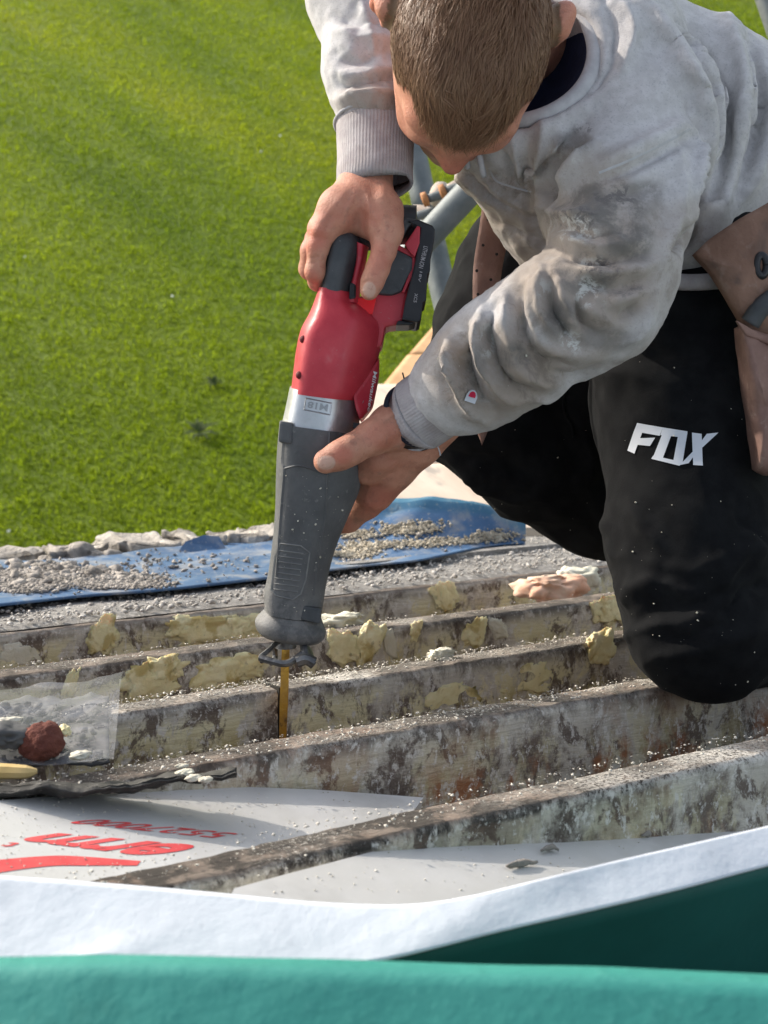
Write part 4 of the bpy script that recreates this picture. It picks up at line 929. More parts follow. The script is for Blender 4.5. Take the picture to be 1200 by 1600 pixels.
rr = np.linalg.norm(loc, axis=1)
scal = sstep(-.02, .14, scalp_mask(*u_.T))*(rr < 1.12)
uvh = proj(HV)[0]
redn = np.maximum(np.exp(-(((HV-hp(0, .11, -.066))**2).sum(1))/.0004), np.maximum(*[np.exp(-(((HV-hp(.09*s, -.025, -.015))**2).sum(1))/.0009) for s in (-1, 1)]))

# ---- hands
RHP = chain((590, 190, 1.552, .022), (583, 250, 1.537, .0205), (578, 300, 1.515, .0225))
RHP += chain((572, 240, 1.537, .020), (559, 302, 1.509, .0225), (532, 328, 1.492, .022), (508, 358, 1.492, .0165))
RHP += chain((580, 300, 1.507, .021), (594, 332, 1.492, .022), (603, 364, 1.483, .0165))          # thumb ball
RHP += chain((560, 318, 1.495, .022), (548, 336, 1.50, .017), (584, 358, 1.492, .012))           # web
RHP += chain((570, 305, 1.515, .02), (510, 370, 1.522, .016), (498, 375, 1.535, .0145))
RHP += chain((575, 305, 1.53, .02), (515, 375, 1.545, .016), (505, 380, 1.558, .0135))
RF = [chain((503, 360, 1.490, .0130), (497, 385, 1.486, .0102), (492, 425, 1.489, .0090), (496, 440, 1.505, .0085), (520, 446, 1.530, .009), (540, 442, 1.538, .008)),
      chain((500, 372, 1.512, .0138), (489, 392, 1.510, .0115), (484, 420, 1.518, .0100), (500, 432, 1.545, .0095), (535, 430, 1.55, .0085)),
      chain((505, 378, 1.536, .0130), (496, 395, 1.542, .011), (492, 415, 1.550, .0096), (510, 422, 1.56, .009), (540, 415, 1.562, .008)),
      chain((512, 380, 1.552, .012), (505, 395, 1.558, .0095), (515, 405, 1.568, .0085), (540, 400, 1.57, .0075))]
RT = chain((603, 358, 1.483, .0165), (600, 392, 1.475, .0112), (590, 420, 1.472, .0106), (582, 440, 1.471, .0102), (577, 455, 1.471, .0088))
rh = RHP + RT
for f in RF: rh += f
# knuckle and tendon ridges
rh += chain((540, 305, 1.489, .0055), (503, 358, 1.479, .0075))
RV, RF_ = sdf_mesh(rh, .0013, .006, 2)
RV = sculpt(RV, RF_, [([(548, 318), (556, 345), (566, 372)], -.0030, 12), ([(580, 345), (575, 375)], .0012, 10), ([(586, 418), (602, 424)], -.0007, 2.5), ([(585, 423), (600, 429)], -.0006, 2.2), ([(584, 412), (603, 417)], -.0005, 2.2),
                        ([(572, 300), (580, 336)], .0022, 6), ([(556, 304), (540, 332)], .002, 6), ([(498, 350), (492, 372)], .0022, 9), ([(484, 405), (500, 400)], -.0009, 3), ([(484, 412), (500, 408)], -.0008, 3), ([(596, 372), (608, 372)], -.0008, 3), ([(575, 338), (590, 352), (594, 372)], -.0012, 4), ([(560, 322), (572, 345)], -.0012, 5), ([(528, 322), (515, 345), (508, 362)], -.0016, 5), ([(545, 292), (515, 340)], .0012, 7), ([(596, 285), (602, 330)], .0014, 8), ([(566, 447), (569, 441), (578, 438), (587, 441), (589, 448)], -.0009, 2.0)])
nailR = paint(RV, [(577, 453, 10.5, 13, 1)], .03, 0, (.9, 1.05)); nailR *= (proj(RV)[1] < 1.475)
redR = paint(RV, [(490, 372, 26, 26, .9), (592, 405, 22, 30, .6), (575, 335, 30, 26, .5), (484, 432, 14, 14, .8)], .2)
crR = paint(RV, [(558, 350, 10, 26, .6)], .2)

lh = chain((760, 590, 1.50, .03), (690, 628, 1.502, .0285), (655, 655, 1.515, .027), (632, 672, 1.535, .026))
lh += chain((690, 650, 1.515, .026), (650, 690, 1.535, .026), (612, 728, 1.555, .025), (585, 768, 1.572, .021))
lh += chain((640, 660, 1.52, .024), (612, 668, 1.505, .0225), (585, 682, 1.490, .017), (548, 703, 1.4775, .0142), (530, 712, 1.475, .0135), (509, 721, 1.474, .0118))
lh += chain((620, 690, 1.525, .02), (590, 715, 1.528, .017), (572, 735, 1.54, .015))
lh += chain((600, 745, 1.565, .019), (572, 785, 1.585, .0165), (545, 812, 1.602, .0125), (515, 822, 1.615, .011), (470, 812, 1.612, .010))
lh += chain((600, 730, 1.575, .019), (560, 770, 1.602, .0155), (520, 790, 1.622, .0125), (470, 790, 1.615, .0105))
lh += chain((610, 715, 1.58, .018), (560, 745, 1.605, .0145), (510, 760, 1.622, .012), (465, 762, 1.615, .010))
lh += chain((620, 700, 1.585, .017), (565, 722, 1.60, .0125), (515, 732, 1.615, .0105), (475, 735, 1.61, .009))
LV, LF = sdf_mesh(lh, .0013, .006, 2)
LV = sculpt(LV, LF, [([(548, 692), (553, 715)], -.0008, 2.5), ([(554, 688), (560, 712)], -.0007, 2.5), ([(566, 690), (572, 735)], -.0016, 7), ([(600, 640), (570, 668)], .0012, 6), ([(512, 711), (522, 713), (523, 728), (514, 734), (503, 734)], -.0009, 2.2),
                      ([(640, 690), (600, 760)], .0015, 10), ([(655, 660), (620, 690), (585, 715)], -.0016, 9), ([(575, 745), (560, 790)], -.0012, 6), ([(632, 668), (640, 690)], -.0012, 4), ([(620, 650), (600, 668)], -.001, 4), ([(640, 642), (610, 650), (585, 668)], .0018, 6), ([(630, 715), (600, 722)], -.001, 4), ([(618, 738), (592, 740)], -.001, 4), ([(605, 760), (580, 762)], -.0009, 4), ([(540, 695), (545, 718)], -.0006, 2)])
nailL = paint(LV, [(510, 723, 15, 11.5, 1)], .03, 0, (.9, 1.05))*(proj(LV)[1] < 1.48)
redL = paint(LV, [(535, 712, 22, 18, .8), (600, 680, 40, 26, .5), (595, 790, 40, 40, .6)], .2)
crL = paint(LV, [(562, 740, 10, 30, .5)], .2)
nV = len(HV), len(RV), len(LV)
z = np.zeros
BVt = np.vstack([HV, RV, LV]); BFt = np.vstack([HF, RF_+nV[0], LF+nV[0]+nV[1]])
body_o = mk('body', BVt, BFt, 'skin', person, attrs={'red': np.concatenate([redn, redR, redL]), 'nail': np.concatenate([z(nV[0]), nailR, nailL]), 'scalp': np.concatenate([scal, z(nV[1]), z(nV[2])]), 'crease': np.concatenate([z(nV[0]), crR, crL])})

# ---- hair strands
th = bvh(HV, HF)
ns = 80000; d = rng.normal(size=(ns*2, 3)); d /= np.linalg.norm(d, axis=1, keepdims=True)
mk_ = scalp_mask(*d.T) + .06*rng.normal(size=len(d)); d = d[(mk_ > .04) & (d[:, 2] > -.55)][:ns]; ns = len(d)
root = HC + (d*np.array([.0735, .096, .086])*.995) @ AX
nl = d/np.array([.0735, .096, .086]); nl /= np.linalg.norm(nl, axis=1, keepdims=True)
whorl = np.array([.12, -.75, .62]); fl = d-whorl[None]*1.0; fl = fl - (fl*nl).sum(1, keepdims=True)*nl; fl /= np.linalg.norm(fl, axis=1, keepdims=True)+1e-6
fl = fl*.55 + np.array([-.10, 1, 0.0])[None]*.75 + np.array([-1, 0, 0])[None]*.25*np.sin(d[:, :1]*2)
cl = np.stack([fbm(d, 5, 2, 200), fbm(d, 5, 2, 201), fbm(d, 5, 2, 202)], 1); cf = np.stack([fbm(d, 16, 2, 203), fbm(d, 16, 2, 204), fbm(d, 16, 2, 205)], 1)
fl = fl + .75*cl + .6*cf + .2*rng.normal(size=(ns, 3)); fl = fl-(fl*nl).sum(1, keepdims=True)*nl; fl /= np.linalg.norm(fl, axis=1, keepdims=True)
sidew = sstep(.45, .9, np.abs(d[:, 0])); lenh = (.0175-.0105*sidew)*(.55+.9*rng.random(ns))*(.5+.5*sstep(-.5, .2, d[:, 2]))
lenh *= 1+.35*sstep(.55, .8, d[:, 1])
lift = (.55-.2*sidew)*(.5+.9*rng.random(ns))
steps = [0, .3, .65, 1.0]; pts = []
for s in steps:
    curve = nl*(lift*s*(1-.55*s))[:, None] + fl*(s*(.75+.25*s))
    q = d*np.array([.0735, .096, .086])*.995 + curve*lenh[:, None]; 
    # keep strands outside the skull
    k0 = np.linalg.norm(q/np.array([.0735, .096, .086]), axis=1); q = q*np.maximum(1, (1.004+.01*s)/k0)[:, None]
    pts.append(HC + q @ AX)
pts = np.stack(pts, 1)                                     # ns,4,3
vdir = nrm(CAM-HC); T = pts[:, -1]-pts[:, 0]; sd_ = np.cross(T, (nl @ AX)+.4*rng.normal(size=(ns, 3))); sd_ /= np.linalg.norm(sd_, axis=1, keepdims=True)
wid = (.00032*(.7+.6*rng.random(ns)))[:, None]
prof = [1, 1, .8, .15]
Vh = np.stack([np.stack([pts[:, i]-sd_*wid*prof[i], pts[:, i]+sd_*wid*prof[i]], 1) for i in range(4)], 1).reshape(ns, 8, 3)
Fh = np.array([[0, 1, 3, 2], [2, 3, 5, 4], [4, 5, 7, 6]])[None]+(np.arange(ns)*8)[:, None, None]
tone = np.clip(.25+.5*fbm(d, 7, 2, 210)+.28*rng.normal(size=ns), 0, 1)
mk('hair', Vh.reshape(-1, 3), Fh.reshape(-1, 4), 'hair', person, attrs={'v': np.repeat(tone, 8)})

# ---- trousers
tp = chain((1200, 400, 1.80, .125), (1090, 450, 1.70, .11))
tp += chain((950, 500, 1.80, .10), (905, 620, 1.84, .09), (920, 740, 1.88, .08))
tp += chain((1075, 440, 1.68, .105), (1062, 640, 1.645, .092), (1078, 850, 1.60, .080), (1090, 965, 1.575, .067), (1120, 992, 1.575, .057))
tp += chain((1110, 985, 1.585, .062), (1230, 975, 1.72, .062), (1380, 960, 1.95, .05))
tp += chain((1150, 700, 1.70, .085), (1170, 880, 1.70, .075))
tp += chain((1080, 420, 1.76, .12), (960, 430, 1.80, .11), (850, 430, 1.82, .10), (800, 520, 1.81, .086), (752, 645, 1.80, .074))
tp += chain((752, 645, 1.80, .074), (830, 712, 1.84, .073), (940, 775, 1.90, .072), (1050, 800, 1.98, .068))
TV, TF = sdf_mesh(tp, .0042, .03, 3)
TV = TV + normals(TV, TF)*(.006*fbm(TV, 9, 2, 300)+.0022*fbm(TV, 30, 2, 301))[:, None]
TV = sculpt(TV, TF, [(a, b*1.5, w) for a, b, w in [([(940, 930), (1010, 915), (1100, 935)], .006, 14), ([(975, 960), (1050, 955), (1160, 900)], -.006, 13), ([(1010, 1035), (1100, 1020), (1190, 975)], .006, 12), ([(1000, 1005), (1090, 1000), (1180, 945)], -.005, 12),
                      ([(1000, 880), (1080, 885), (1190, 850)], .004, 14), ([(905, 560), (960, 590), (1060, 590)], .005, 16), ([(960, 500), (1040, 540), (1150, 560)], -.005, 15), ([(1130, 560), (1160, 640), (1180, 720)], .005, 10),
                      ([(700, 480), (730, 560), (740, 640)], .005, 14), ([(680, 700), (760, 720), (860, 740)], -.006, 16), ([(690, 735), (770, 758), (880, 800)], .005, 12), ([(830, 560), (870, 640), (900, 760)], -.006, 18), ([(900, 620), (930, 760), (960, 880)], .004, 10), ([(960, 985), (1030, 985), (1120, 960)], .005, 9), ([(1110, 920), (1150, 880), (1195, 850)], .007, 12), ([(1120, 960), (1160, 930), (1200, 900)], -.007, 10), ([(985, 770), (1010, 830), (1060, 860)], .003, 14), ([(1150, 780), (1170, 830), (1195, 850)], -.005, 12)]], 22, 1.4)
TV = TV + normals(TV, TF)*(.003*(np.clip(1-2*np.abs(fbm(TV, 13, 3, 305)), 0, 1)**2-.3))[:, None]
trs = mk('trousers', TV, TF, 'trousers', person); tt_ = bvh(TV, TF)
# white lettering on the thigh
LET = {'F': [[(996, 661), (1036, 668), (1031, 681), (991, 674)], [(991, 674), (1004, 676), (992, 709), (981, 704)], [(992, 685), (1024, 684), (1016, 697), (988, 694)]],
       'O': [[(1036, 668), (1074, 674), (1072, 684), (1032, 680)], [(1036, 676), (1050, 678), (1036, 716), (1021, 714)], [(1021, 712), (1066, 722), (1062, 728), (1018, 717)], [(1060, 678), (1074, 676), (1066, 726), (1052, 722)]],
       'X': [[(1081, 676), (1096, 678), (1098, 728), (1083, 727)], [(1104, 678), (1122, 676), (1084, 712), (1070, 724)], [(1084, 704), (1092, 702), (1076, 724), (1062, 727)]]}
for ch in 'FOX':
    V, Fc = decal(tt_, LET[ch], .0008, 7); mk('logo_letter', V, Fc, 'logo_white', trs)
V, Fc = tube([hit(tt_, x, y, .002) for x, y in ((884, 612), (882, 632), (886, 650), (895, 664), (897, 682))], .0018, 6, 16); mk('drawcord', V, Fc, 'trousers', trs)

# ---- hoodie
hs = chain((905, 140, 1.675, .130), (1060, 230, 1.72, .14), (1250, 345, 1.80, .145))
hs += chain((760, 262, 1.585, .030), (830, 310, 1.60, .038), (890, 352, 1.62, .045))
hs += chain((815, 230, 1.585, .062), (900, 300, 1.62, .085), (1040, 372, 1.69, .085), (1150, 380, 1.76, .07))
hs += chain((1040, 320, 1.645, .085), (1072, 380, 1.61, .05))
hs += chain((1075, 300, 1.64, .06), (1180, 270, 1.68, .06))
hs += chain((930, 110, 1.60, .10), (1005, 200, 1.57, .078))                          # shoulder
hs += chain((975, 205, 1.555, .084), (965, 320, 1.505, .072), (955, 420, 1.465, .062), (940, 478, 1.452, .050))
hs += chain((940, 478, 1.452, .052), (865, 505, 1.457, .056), (790, 552, 1.468, .053), (735, 592, 1.48, .046), (705, 612, 1.487, .0395))
hs += chain((880, 20, 1.66, .10), (700, -60, 1.68, .09), (575, -80, 1.66, .06), (562, -10, 1.60, .050), (574, 110, 1.565, .0415), (585, 185, 1.548, .0385))
RIM = [(862, -40, 1.55), (895, -5, 1.535), (920, 38, 1.52), (930, 80, 1.505), (920, 122, 1.492), (892, 156, 1.482), (850, 180, 1.478), (800, 190, 1.49), (755, 184, 1.51)]
rimo = [(x+16 if x > 840 else x, y+6, d+.022, .020) for x, y, d in RIM]
hs += chain(*rimo)
hs += chain((960, -40, 1.60, .05), (975, 60, 1.56, .05), (940, 140, 1.535, .04), (870, 200, 1.53, .036))  # bunched hood
hs += chain((940, 20, 1.56, .03), (955, 80, 1.54, .03))
hs += chain((790, 204, 1.505, .020), (850, 194, 1.495, .020), (893, 168, 1.497, .018))
hs += chain((745, 205, 1.545, .03), (800, 212, 1.535, .032), (865, 208, 1.525, .034))
cut = [sub(ell(P(800, 90, 1.505), np.array([CR, CU, CB]), (.082, .076, .15)))]
SV, SF = sdf_mesh(hs + cut, .0031, .022, 2)
n0 = normals(SV, SF)
SV = SV + n0*(.0045*fbm(SV, 11, 2, 310)+.0016*fbm(SV, 34, 2, 311))[:, None]
STK_ = [ # back and shoulder drapes
  ([(1000, 0), (1080, 90), (1120, 180), (1105, 290)], .010, 16), ([(1030, 0), (1110, 100), (1145, 200), (1120, 300)], -.010, 13), ([(1120, 0), (1165, 110), (1160, 220), (1120, 330)], .011, 16), ([(1180, 80), (1190, 180), (1150, 300)], -.012, 12),
  ([(1040, 70), (1090, 120), (1110, 150), (1085, 180)], .008, 14), ([(1070, 150), (1090, 200), (1085, 240)], -.008, 12), ([(1200, 120), (1200, 230), (1150, 330)], .008, 14),
  ([(1065, 195), (1085, 215), (1080, 290), (1056, 390)], .010, 12), ([(1100, 235), (1098, 290), (1075, 340)], -.014, 11), ([(1110, 270), (1095, 320), (1060, 350)], .008, 10),
  ([(1090, 330), (1070, 375), (1050, 395)], -.012, 9), ([(1140, 300), (1110, 330), (1090, 322)], .008, 9),
  # armpit and chest pulls
  ([(905, 235), (868, 270), (852, 300), (850, 330)], -.020, 10), ([(850, 200), (842, 250), (840, 300), (855, 330)], .012, 12), ([(880, 215), (860, 245)], .008, 10), ([(930, 225), (890, 270), (872, 300)], .010, 11), ([(800, 210), (808, 260), (825, 290)], .008, 10), ([(782, 230), (800, 270), (850, 305)], -.007, 8),
  # chest folds towards hem
  ([(690, 262), (750, 300), (840, 345)], .006, 8), ([(715, 262), (770, 305), (860, 352)], -.006, 8), ([(740, 262), (800, 310), (870, 335)], .005, 8), ([(760, 330), (830, 370), (880, 385)], -.004, 8),
  # upper sleeve rumples
  ([(860, 330), (900, 345), (950, 335)], .006, 12), ([(868, 352), (920, 368), (985, 350)], -.006, 10), ([(870, 372), (930, 385), (1000, 372)], .007, 12), ([(872, 398), (930, 410), (1010, 395)], -.007, 10), ([(880, 415), (940, 432), (1020, 410)], .007, 11),
  ([(905, 445), (950, 455), (1010, 440)], -.007, 9), ([(930, 470), (975, 470), (1005, 455)], .008, 10), ([(955, 505), (985, 490), (1000, 470)], -.008, 8), ([(900, 475), (940, 500), (965, 505)], .009, 9), ([(890, 460), (905, 500), (935, 525)], -.009, 9),
  ([(870, 430), (880, 480), (905, 520)], .009, 9), ([(862, 440), (866, 490), (890, 530)], -.010, 8), ([(850, 425), (846, 480), (870, 530)], .009, 9), ([(1050, 200), (1058, 300), (1040, 400)], .006, 12), ([(940, 290), (985, 300), (1030, 280)], -.004, 14), ([(960, 540), (1000, 525), (1020, 470)], .005, 10),
  # forearm rumples
  ([(820, 450), (812, 510), (845, 560), (900, 570)], -.010, 10), ([(835, 440), (830, 500), (860, 545), (920, 552)], .008, 9), ([(790, 465), (785, 520), (815, 580), (870, 598)], .010, 11), ([(768, 478), (760, 535), (790, 592), (830, 618)], -.010, 9), ([(748, 492), (742, 545), (768, 600), (805, 630)], .010, 10),
  ([(722, 512), (722, 560), (745, 612), (780, 645)], -.009, 8), ([(702, 530), (704, 575), (728, 625), (760, 660)], .009, 9), ([(686, 552), (694, 595), (712, 632)], -.005, 7), ([(850, 580), (900, 590), (950, 565)], -.006, 9), ([(800, 620), (850, 622), (900, 600)], .005, 10), ([(800, 540), (806, 556), (825, 560)], -.006, 9),
  # right sleeve rumples
  ([(528, 30), (570, 40), (600, 30)], -.005, 8), ([(526, 55), (565, 62), (610, 58)], .006, 9), ([(526, 85), (570, 95), (612, 80)], -.006, 8), ([(524, 110), (570, 118), (620, 110)], .006, 9), ([(530, 135), (570, 130), (625, 125)], -.007, 7), ([(524, 160), (570, 152), (632, 150)], .007, 10), ([(530, 182), (575, 175), (640, 180)], -.004, 7), ([(560, 0), (575, 40), (592, 90)], .006, 8),
  # hood
  ([(945, 0), (960, 50), (955, 100), (920, 150)], -.007, 9), ([(968, 0), (985, 60), (970, 120)], .006, 12)]
SV = sculpt(SV, SF, [(a, b*1.75, w) for a, b, w in STK_], 11, 1.25)
n1_ = normals(SV, SF); armw = np.clip(paint(SV, [(880, 450, 230, 200, 1), (760, 590, 160, 120, 1), (575, 100, 90, 130, 1), (800, 290, 130, 110, .8)], 0), 0, 1)
rdg = 1-2*np.abs(fbm(SV+.02*np.stack([fbm(SV, 20, 2, 331), fbm(SV, 20, 2, 332), fbm(SV, 20, 2, 333)], 1), 24, 3, 330))
SV = SV + n1_*(armw*.0030*(np.clip(rdg, 0, 1)**2-.3) + .0008*fbm(SV, 90, 2, 334))[:, None]
# seam step where the body panel overlaps the sleeve
SV = sculpt(SV, SF, [([(930, 260), (985, 237), (1040, 210), (1080, 188)], .009, 13), ([(935, 282), (990, 262), (1045, 234), (1082, 214)], -.009, 8), ([(1010, 0), (1075, 90), (1112, 180), (1100, 290)], .010, 14), ([(1040, 0), (1105, 100), (1135, 200), (1115, 300)], -.012, 10), ([(1125, 0), (1165, 110), (1158, 220), (1125, 330)], .012, 14), ([(1160, 30), (1188, 150), (1150, 300)], -.014, 10), ([(1050, 90), (1090, 125), (1098, 160)], .008, 10)])
dirt = paint(SV, [(900, 420, 170, 200, .85), (780, 580, 150, 110, .95), (860, 270, 70, 80, .6), (575, 170, 70, 60, .6), (780, 320, 110, 70, .9), (1090, 360, 80, 70, .5), (1020, 400, 70, 130, .5)], .2)
mud = paint(SV, [(960, 330, 70, 36, .9), (920, 310, 46, 24, .8), (985, 375, 60, 40, .9), (925, 440, 50, 24, .8), (870, 500, 30, 40, .8), (800, 555, 30, 26, .8), (900, 220, 40, 22, .6), (1000, 300, 40, 26, .6), (945, 530, 60, 22, .6), (750, 560, 18, 44, .6)], .35, 5)
plaster = paint(SV, [(905, 365, 46, 18, 1), (900, 345, 40, 12, .9), (925, 410, 40, 10, .7), (915, 460, 24, 34, .9), (890, 535, 20, 22, 1), (760, 530, 14, 30, .8), (850, 450, 18, 22, .5), (880, 240, 40, 18, .4), (990, 265, 40, 14, .3), (830, 250, 18, 40, .3)], .35, 9)
crack = paint(SV, [(900, 340, 44, 20, .9), (960, 310, 40, 16, .8), (935, 420, 40, 22, .9), (910, 200, 26, 14, .6), (990, 455, 40, 12, .5)], .4, 13)
hood = mk('hoodie', SV, SF, 'hoodie', person, attrs={'dirt': dirt, 'mud': mud, 'plaster': plaster, 'crack': crack}); ts = bvh(SV, SF)
# hood rim and navy lining
rim = resample([P(*q) for q in RIM], 60)
V, Fc = tube(rim, [.0075, .0085, .0085, .008, .007], 12); mk('hood_rim', V, Fc, 'seam', hood)
INN = [(790, -40, 1.60), (800, -5, 1.60), (808, 38, 1.60), (812, 75, 1.59), (810, 105, 1.58), (800, 130, 1.565), (785, 145, 1.56), (765, 150, 1.56), (745, 150, 1.56)]
inn = resample([P(*q) for q in INN], 60); ln = []
for t in np.linspace(0, 1, 14):
    s = rim*(1-t)+inn*t; ln.append(s - CB*(.045*math.sin(t*math.pi)) )
V = np.stack(ln, 1).reshape(-1, 3); mk('hood_lining', V, grid_faces(60, 14), 'lining', hood)
V, Fc = tube([P(1000, 432, 1.57), P(1050, 440, 1.565), P(1110, 440, 1.56), P(1180, 430, 1.58)], .0085, 10, 30); mk('hem_band', V, Fc, 'cuff', hood, attrs={'ang': np.zeros(len(V))})
# drawcords at the neck
for pts in ([(748, 238, 1.50), (752, 258, 1.505), (756, 275, 1.515)], [(728, 246, 1.51), (731, 262, 1.52)]):
    V, Fc = tube([P(*q) for q in pts], .0032, 8, 10); mk('drawstring', V, Fc, 'seam', hood)
# stitched seams
def seam(pts, w, mat='seam', off=.0012):
    V, Fc = line_decal(ts, pts, w, off, 40); return mk('seam', V, Fc, mat, hood)
seam([(936, 270), (985, 250), (1040, 223), (1078, 202)], 4, off=.0004); seam([(764, 262), (775, 282), (800, 292), (830, 300)], 3, off=.0003)
# cuffs
def cuff(stn, name, r0, n=26, seg=48, thick=.0032):
    p = resample([P(x, y, d) for x, y, d, r in stn], n); rad = np.interp(np.linspace(0, 1, n), np.linspace(0, 1, len(stn)), [q[3] for q in stn])
    T = np.gradient(p, axis=0); T /= np.linalg.norm(T, axis=1, keepdims=True); A = np.cross(T, CB); A /= np.linalg.norm(A, axis=1, keepdims=True); B = np.cross(A, T)
    a = np.linspace(0, 2*math.pi, seg, endpoint=False); ring = lambda rr: p[:, None]+rr[:, None, None]*(A[:, None]*np.cos(a)[None, :, None]+.88*B[:, None]*np.sin(a)[None, :, None])
    o_, i_ = ring(rad), ring(rad-thick)[::-1]
    V = np.concatenate([o_, p[-1][None, None]+.985*(o_[-1:]-p[-1]) + T[-1]*.0012, i_], 0); m = len(V); an = np.tile(np.where(np.arange(seg) < seg/2, np.arange(seg), seg-np.arange(seg))/seg*2, m)
    V = V.reshape(-1, 3); V = V + .0016*fbm(V, 40, 2, 320)[:, None]*(V-V.mean(0))/.04
    return mk(name, V, grid_faces(m, seg, True), 'cuff', hood, attrs={'ang': an*3.1416})
cuff([(722, 600, 1.486, .0405), (704, 612, 1.487, .0392), (680, 630, 1.492, .0372), (658, 645, 1.497, .0365), (655, 647, 1.498, .0365)], 'cuff', .04)
cuff([(585, 186, 1.548, .0395), (587, 200, 1.545, .0395), (586, 235, 1.535, .0380), (585, 280, 1.52, .0380), (585, 287, 1.518, .0376)], 'cuff', .04)
# seam rings above the cuffs
def ring_seam(c, q, d, r, name='cuff_seam'):
    T = nrm(P(*q)-P(*c)); A = nrm(np.cross(T, CB)); B = np.cross(A, T); a = np.linspace(0, 2*math.pi, 49)
    V, Fc = tube([P(*c)+r*(A*math.cos(t)+.9*B*math.sin(t)) for t in a], .0019, 6, 64, flat=T); mk(name, V, Fc, 'seam', hood)
ring_seam((712, 607, 1.4865), (680, 630, 1.492), 0, .0412); ring_seam((586, 194, 1.547), (586, 235, 1.535), 0, .0405)
# dark wristband under the left cuff
T = nrm(P(632, 668, 1.53)-P(655, 647, 1.5)); A = nrm(np.cross(T, CB)); B = np.cross(A, T)
V, Fc = tube([P(648, 650, 1.505)+.0305*(A*math.cos(t)+.9*B*math.sin(t)) for t in np.linspace(0, 2*math.pi, 40)], .0045, 8, 60, flat=T); mk('wristband', V, Fc, 'band', person)
# frayed threads
for pts in ([(634, 600), (631, 590), (629, 582)], [(640, 596), (638, 590), (641, 586)], [(648, 592), (650, 585), (654, 587)], [(656, 590), (660, 584), (664, 588)], [(684, 698), (687, 706), (688, 712)], [(628, 604), (626, 598), (629, 594)]):
    V, Fc = tube([P(x, y, 1.49) for x, y in pts], .0007, 4, 8); mk('loose_thread', V, Fc, 'band' if pts[0][1] < 650 else 'seam', hood)
# sleeve emblem: white arched patch with a red curl
tc_ = ts
cen = np.array([735.0, 620.0]); ux = np.array([.90, .43]); uy = np.array([-.40, .92])
arch = [(-9, 10), (-9.5, 0), (-8, -6), (-4, -10), (1, -11), (6, -8), (9, -2), (9.5, 9)]
pts = [cen+ux*a*.95+uy*b*.95 for a, b in arch]
def fan(pts, off, name, mat, par):
    c = np.mean(pts, 0); V = [hit(tc_, *c, off)]+[hit(tc_, *p, off) for p in pts]; n = len(pts)
    mk(name, np.array(V), [[0, i+1, (i+1) % n+1] for i in range(n)], mat, par)
fan(pts, .0022, 'sleeve_emblem', 'logo_white', hood)
fan([cen+ux*a+uy*b for a, b in ((-6.5, 2), (-5.5, -4), (-2, -7.5), (2.5, -7), (5.5, -3), (5.5, 1), (0, 2))], .0027, 'emblem_curl', 'logo_red', hood)

# ================================================================== TOOL BELT
belt = empty('tool_belt', P(1180, 745, 1.56), 'brown leather tool belt with holed strap and hanging pouch on the worker', 'tool belt')
ctr_ = [(778, 318, 1.655), (774, 352, 1.66), (762, 420, 1.672), (758, 490, 1.675), (756, 560, 1.68), (755, 640, 1.69), (752, 668, 1.695), (752, 692, 1.70)]
wds = [24, 24, 22, 19, 18, 16, 11, 1]
c = resample(ctr_, 40); w = np.interp(np.linspace(0, 1, 40), np.linspace(0, 1, 8), wds)
V = []
for i in range(40):
    for s in (-1, -.4, .4, 1): V.append(P(c[i][0]+s*w[i], c[i][1]+s*4, c[i][2]-.002*(1-s*s)))
V = np.array(V); Fc = grid_faces(40, 4); Vb = V-CB*.0035; k = len(V)
rimi = np.concatenate([np.arange(40)*4, (np.arange(40)*4+3)[::-1]])
strap = mk('belt_strap', np.vstack([V, Vb]), np.vstack([Fc, Fc[:, ::-1]+k, np.stack([rimi, np.roll(rimi, -1), np.roll(rimi, -1)+k, rimi+k], 1)]), 'leather', belt)
for x, y, d in ((763, 343, 1.65), (785, 357, 1.65), (755, 383, 1.66), (776, 397, 1.66), (745, 423, 1.664), (767, 437, 1.664), (747, 460, 1.666), (766, 473, 1.666)):
    a = np.linspace(0, 6.283, 10, endpoint=False); cc = P(x, y, d-.0005 if False else d)
    hh = hit(bvh(V, Fc), x, y, .0004); cc = hh if hh is not None else cc
    Vd = np.array([cc]+[cc+.0017*(CR*math.cos(t)+CU*math.sin(t)) for t in a]); mk('punched_hole', Vd, [[0, i+1, (i+1) % 10+1] for i in range(10)], 'hole', strap)
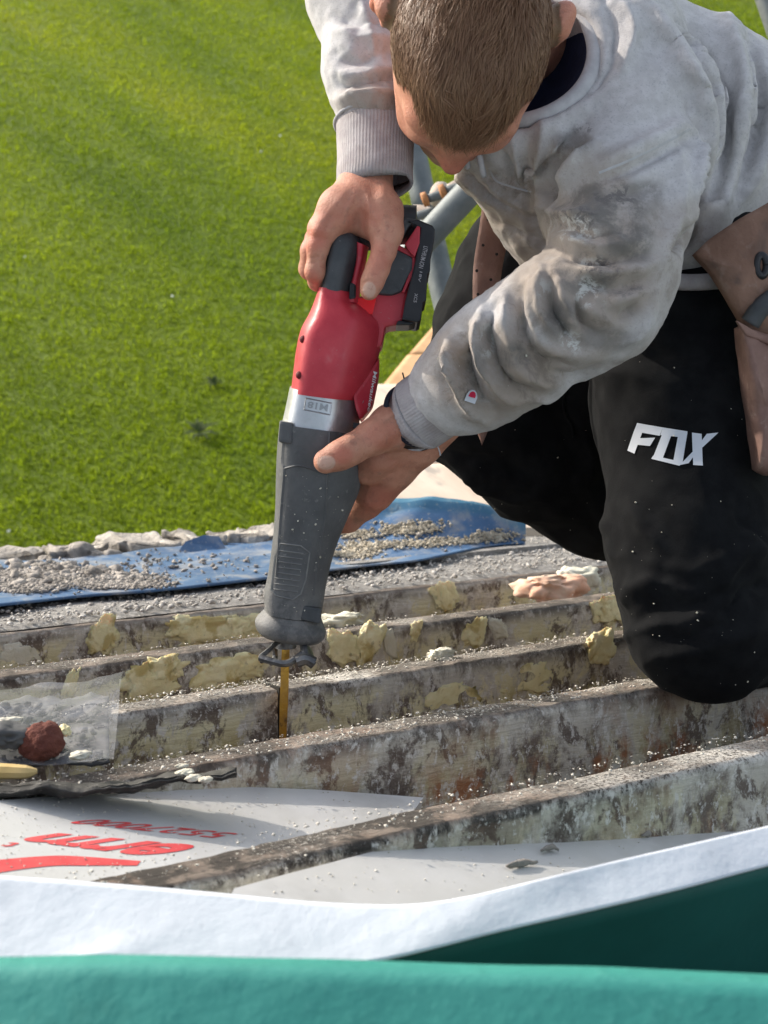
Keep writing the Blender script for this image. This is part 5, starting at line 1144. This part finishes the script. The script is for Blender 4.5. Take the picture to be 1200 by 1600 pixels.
# pouch: upper flap, side gusset and pocket
def pad(name, poly, d, thick, mat, slope=(0, 0), seed=0, bulge=.012):
    """soft leather panel: outline with depth, pillowed"""
    poly = np.asarray(poly, float); cx = poly.mean(0); rings = [1, .92, .75, .5, .25, 0]; Vs = []; n = 60
    pl = np.vstack([poly, poly[:1]]); ln_ = np.r_[0, np.cumsum(np.linalg.norm(np.diff(pl, axis=0), axis=1))]; t = np.linspace(0, ln_[-1], n, endpoint=False)
    b = np.stack([np.interp(t, ln_, pl[:, 0]), np.interp(t, ln_, pl[:, 1])], 1)
    for r in rings:
        q = cx+(b-cx)*r; z_ = d - bulge*(1-r**3)
        Vs += [P(x, y, z_+slope[0]*(x-cx[0])/100+slope[1]*(y-cx[1])/100) for x, y in q]
    V = np.array(Vs); V = V+CB*(.014*fbm(V, 14, 3, seed)+.008*np.clip(1-3*np.abs(fbm(V, 17, 2, seed+9)), 0, 1))[:, None]; back = V[:n]-CB*thick
    V = np.vstack([back, V]); return mk(name, V, grid_faces(7, n, True), mat, belt)
pad('pouch_flap', [(1085, 396), (1110, 372), (1150, 345), (1230, 300), (1260, 420), (1250, 540), (1200, 530), (1165, 515), (1140, 478), (1110, 425)], 1.535, .012, 'tan_leather', (.02, 0), 1)
pad('pouch_pocket', [(1157, 508), (1190, 520), (1260, 540), (1260, 745), (1200, 742), (1184, 732), (1180, 690), (1166, 600)], 1.53, .03, 'leather', (.02, 0), 2, .016)
pad('pouch_trim', [(1152, 500), (1176, 512), (1215, 530), (1260, 545), (1260, 558), (1210, 540), (1168, 522)], 1.515, .006, 'leather', (.02, 0), 3, .002)
V, Fc = tube([P(1172, 505, 1.52), P(1190, 480, 1.515), P(1225, 455, 1.51)], .010, 8, 14); mk('webbing_loop', V, Fc, 'rubber', belt)
V, Fc = tube([P(1190+8*math.cos(a), 415+16*math.sin(a), 1.515) for a in np.linspace(0, 6.283, 24)], .004, 8, 30); mk('metal_ring', V, Fc, 'battery_black', belt)

# ---- chips of foam caught on cloth and saw
pts = []
for tree, x0, x1, y0, y1_, n_ in ((tt_, 660, 1200, 560, 1080, 150), (ts, 640, 1000, 480, 680, 16)):
    for _ in range(n_):
        h = hit(tree, x0+(x1-x0)*rng.random(), y0+(y1_-y0)*rng.random()**.6, .0012)
        if h is not None: pts.append(h)
for _ in range(70):
    h = hit(tbt, 415+120*rng.random(), 740+230*rng.random(), .0006)
    if h is not None: pts.append(h)
pts = np.array(pts); V, Fc = rocks(pts, .0003+.0015*rng.random(len(pts))**4.5, .9, 31)
tag(mk('foam_specks', V, Fc, 'chip', smooth=False), 'tiny pale specks of foam dust stuck on the trousers, sleeve and saw', 'dust', kind='stuff')

# ================================================================== turn the roof frame to its pitch
for o in list(scn.objects):
    if o.parent is None and o not in (cam, so):
        o.matrix_world = G @ Matrix.Translation(o.location)
